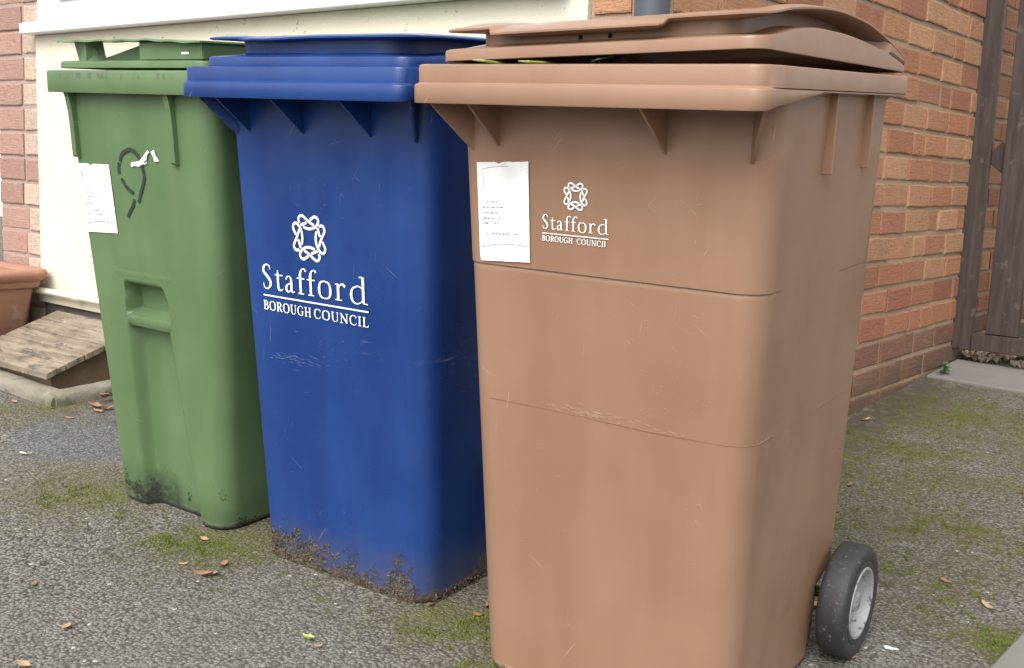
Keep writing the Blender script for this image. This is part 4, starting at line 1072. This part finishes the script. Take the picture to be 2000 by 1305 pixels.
leaf((130, 1229), .032, 130, 'leaf_tan', 'tan leaf lying alone near the bottom left of the drive', .5)
leaf((68, 1143), .022, 140, 'leaf_brown', 'small brown leaf on bare asphalt left of centre, near the left edge', .6)
leaf((48, 1302), .030, 20, 'leaf_tan', 'tan leaf cut by the bottom edge of the picture', .5)
leaf((186, 798), .045, 30, 'leaf_brown', 'largest of the brown leaves heaped between edging stone and green bin', .9, .6)
leaf((203, 786), .045, 100, 'leaf_brown', 'brown leaf standing against the green bin side on the leaf heap', 1.0, .6, .012)
leaf((192, 805), .040, 15, 'leaf_tan', 'flat orange-tan leaf at the front of the leaf heap by the green bin', .4, .45)
leaf((210, 802), .035, 70, 'leaf_brown', 'brown leaf tucked right against the green bin foot', .7, .5)
leaf((137, 818), .030, 30, 'leaf_tan', 'slim tan leaf lying in front of the stone corner', .3, .25)
leaf((30, 786), .024, 10, 'leaf_tan', 'orange leaf fragment against the front edging stone', .4)
leaf((103, 799), .022, 10, 'leaf_brown', 'brown leaf scrap at the foot of the stone corner', .4)
leaf((602, 1252), .022, 30, 'leaf_yellow', 'crumpled yellow-green leaf on the asphalt below the blue bin', 1.0, .7)
leaf((622, 1266), .018, 80, 'leaf_tan', 'small tan scrap just right of the crumpled yellow leaf', .6)
leaf((842, 1185), .016, 90, 'leaf_brown', 'tiny brown leaf under the front right corner of the blue bin', .7, .7)
leaf((934, 1204), .020, 20, 'leaf_brown', 'brown leaf on moss just left of the brown bin', .5)
leaf((950, 1186), .024, 120, 'leaf_brown', 'brown leaf half tucked behind the left edge of the brown bin', .5)
leaf((1659, 950), .020, 80, 'leaf_brown', 'single brown leaf on the drive right of the brown bin, above the wheel', .6, .7)
leaf((1847, 1138), .026, 160, 'leaf_brown', 'brown leaf on moss right of the wheel, upper of two', .5)
leaf((1928, 1187), .034, 140, 'leaf_tan', 'narrow tan leaf near the right edge, lower of two beyond the wheel', .5, .35)
leaf((1982, 1274), .026, 20, 'leaf_tan', 'tan leaf on bright moss at the lower right corner', .5)
leaf((1664, 1288), .016, 60, 'leaf_brown', 'tiny brown leaf resting against the foot of the tyre', .6)
leaf((1705, 1170), .022, 100, 'leaf_brown', 'brown leaf lying just behind the right side of the tyre', .5)
leaf((1597, 1185), .045, 90, 'leaf_tan', 'tan leaf wedged between the bin side and the tyre', .5, .6)
leaf((1996, 965), .024, 30, 'leaf_brown', 'brown leaf cut by the right edge of the picture', .5)
leaf((1690, 822), .035, 60, 'leaf_tan', 'tan leaf lying against the foot of the brick side wall', .5, .35)
p = grd((1735, 1268))
V, F = [], []
for a, s_ in (((0, 0), 1), ((.012, .004), .6)):
    n = len(V)
    V += [Vector((a[0], a[1], .003)) + Vector((v[0] * .011, v[1] * .006, v[2] * .003)) * s_ for v in ico]; F += [tuple(i + n for i in f) for f in icf]
o = mesh('paper_scrap', V, F, 'chip', angle=20); o.location = p; put(o, 'small white scrap lying on the asphalt right of the wheel', 'litter')
# weed against the wall foot
wp = grd((1838, 733)); wt_ = empty('weed', Matrix.Translation(wp), 'small green weed growing where the brick side wall meets the concrete slab', 'weed')
V, F = [], []
for k in range(26):
    a = rng.uniform(0, 6.28); h_ = rng.uniform(.015, .05); rr_ = rng.uniform(.005, .035); c = Vector((abs(rr_ * math.cos(a)), rr_ * math.sin(a) - .02, h_)); n = len(V); s_ = rng.uniform(.008, .016)
    d = Vector((math.cos(a), math.sin(a), .3)); e_ = Vector((-math.sin(a), math.cos(a), 0))
    V += [c - d * s_, c + e_ * s_ * .6, c + d * s_, c - e_ * s_ * .6, Vector((0.01, -.01, 0)), Vector((0.012, -.01, 0)), c]; F += [(n, n + 1, n + 2, n + 3), (n + 4, n + 5, n + 6)]
mesh('foliage', V, F, 'weed', wt_, smooth=False)
# moss tufts
V, F = [], []; cnt = 0; mr_ = random.Random(11)
while cnt < 9000:
    p, r1, s1 = mr_.choice(MP); x, y = p.x + mr_.gauss(0, r1 * .55), p.y + mr_.gauss(0, r1 * .55)
    if x < WX + .01 and y > 1.4 and x > -4: continue
    if (y > WY and x < WX + .01): continue
    mv = moss_at(x, y) + .75 * pnoise(x * 26, y * 26, 5) + .3 * pnoise(x * 70, y * 70, 2)
    if mv < .58: cnt += .1; continue
    s_ = mr_.uniform(.0015, .0035); a = mr_.uniform(0, 6.28); n = len(V); z = gz(x, y)
    for k in range(3): V.append((x + s_ * math.cos(a + k * 2.1), y + s_ * math.sin(a + k * 2.1), z + .0005))
    V.append((x + mr_.uniform(-1, 1) * s_, y + mr_.uniform(-1, 1) * s_, z + s_ * mr_.uniform(.9, 1.8)))
    F += [(n, n + 1, n + 3), (n + 1, n + 2, n + 3), (n + 2, n, n + 3)]; cnt += 1
put(mesh('moss', V, F, 'moss', smooth=False), kind='stuff')
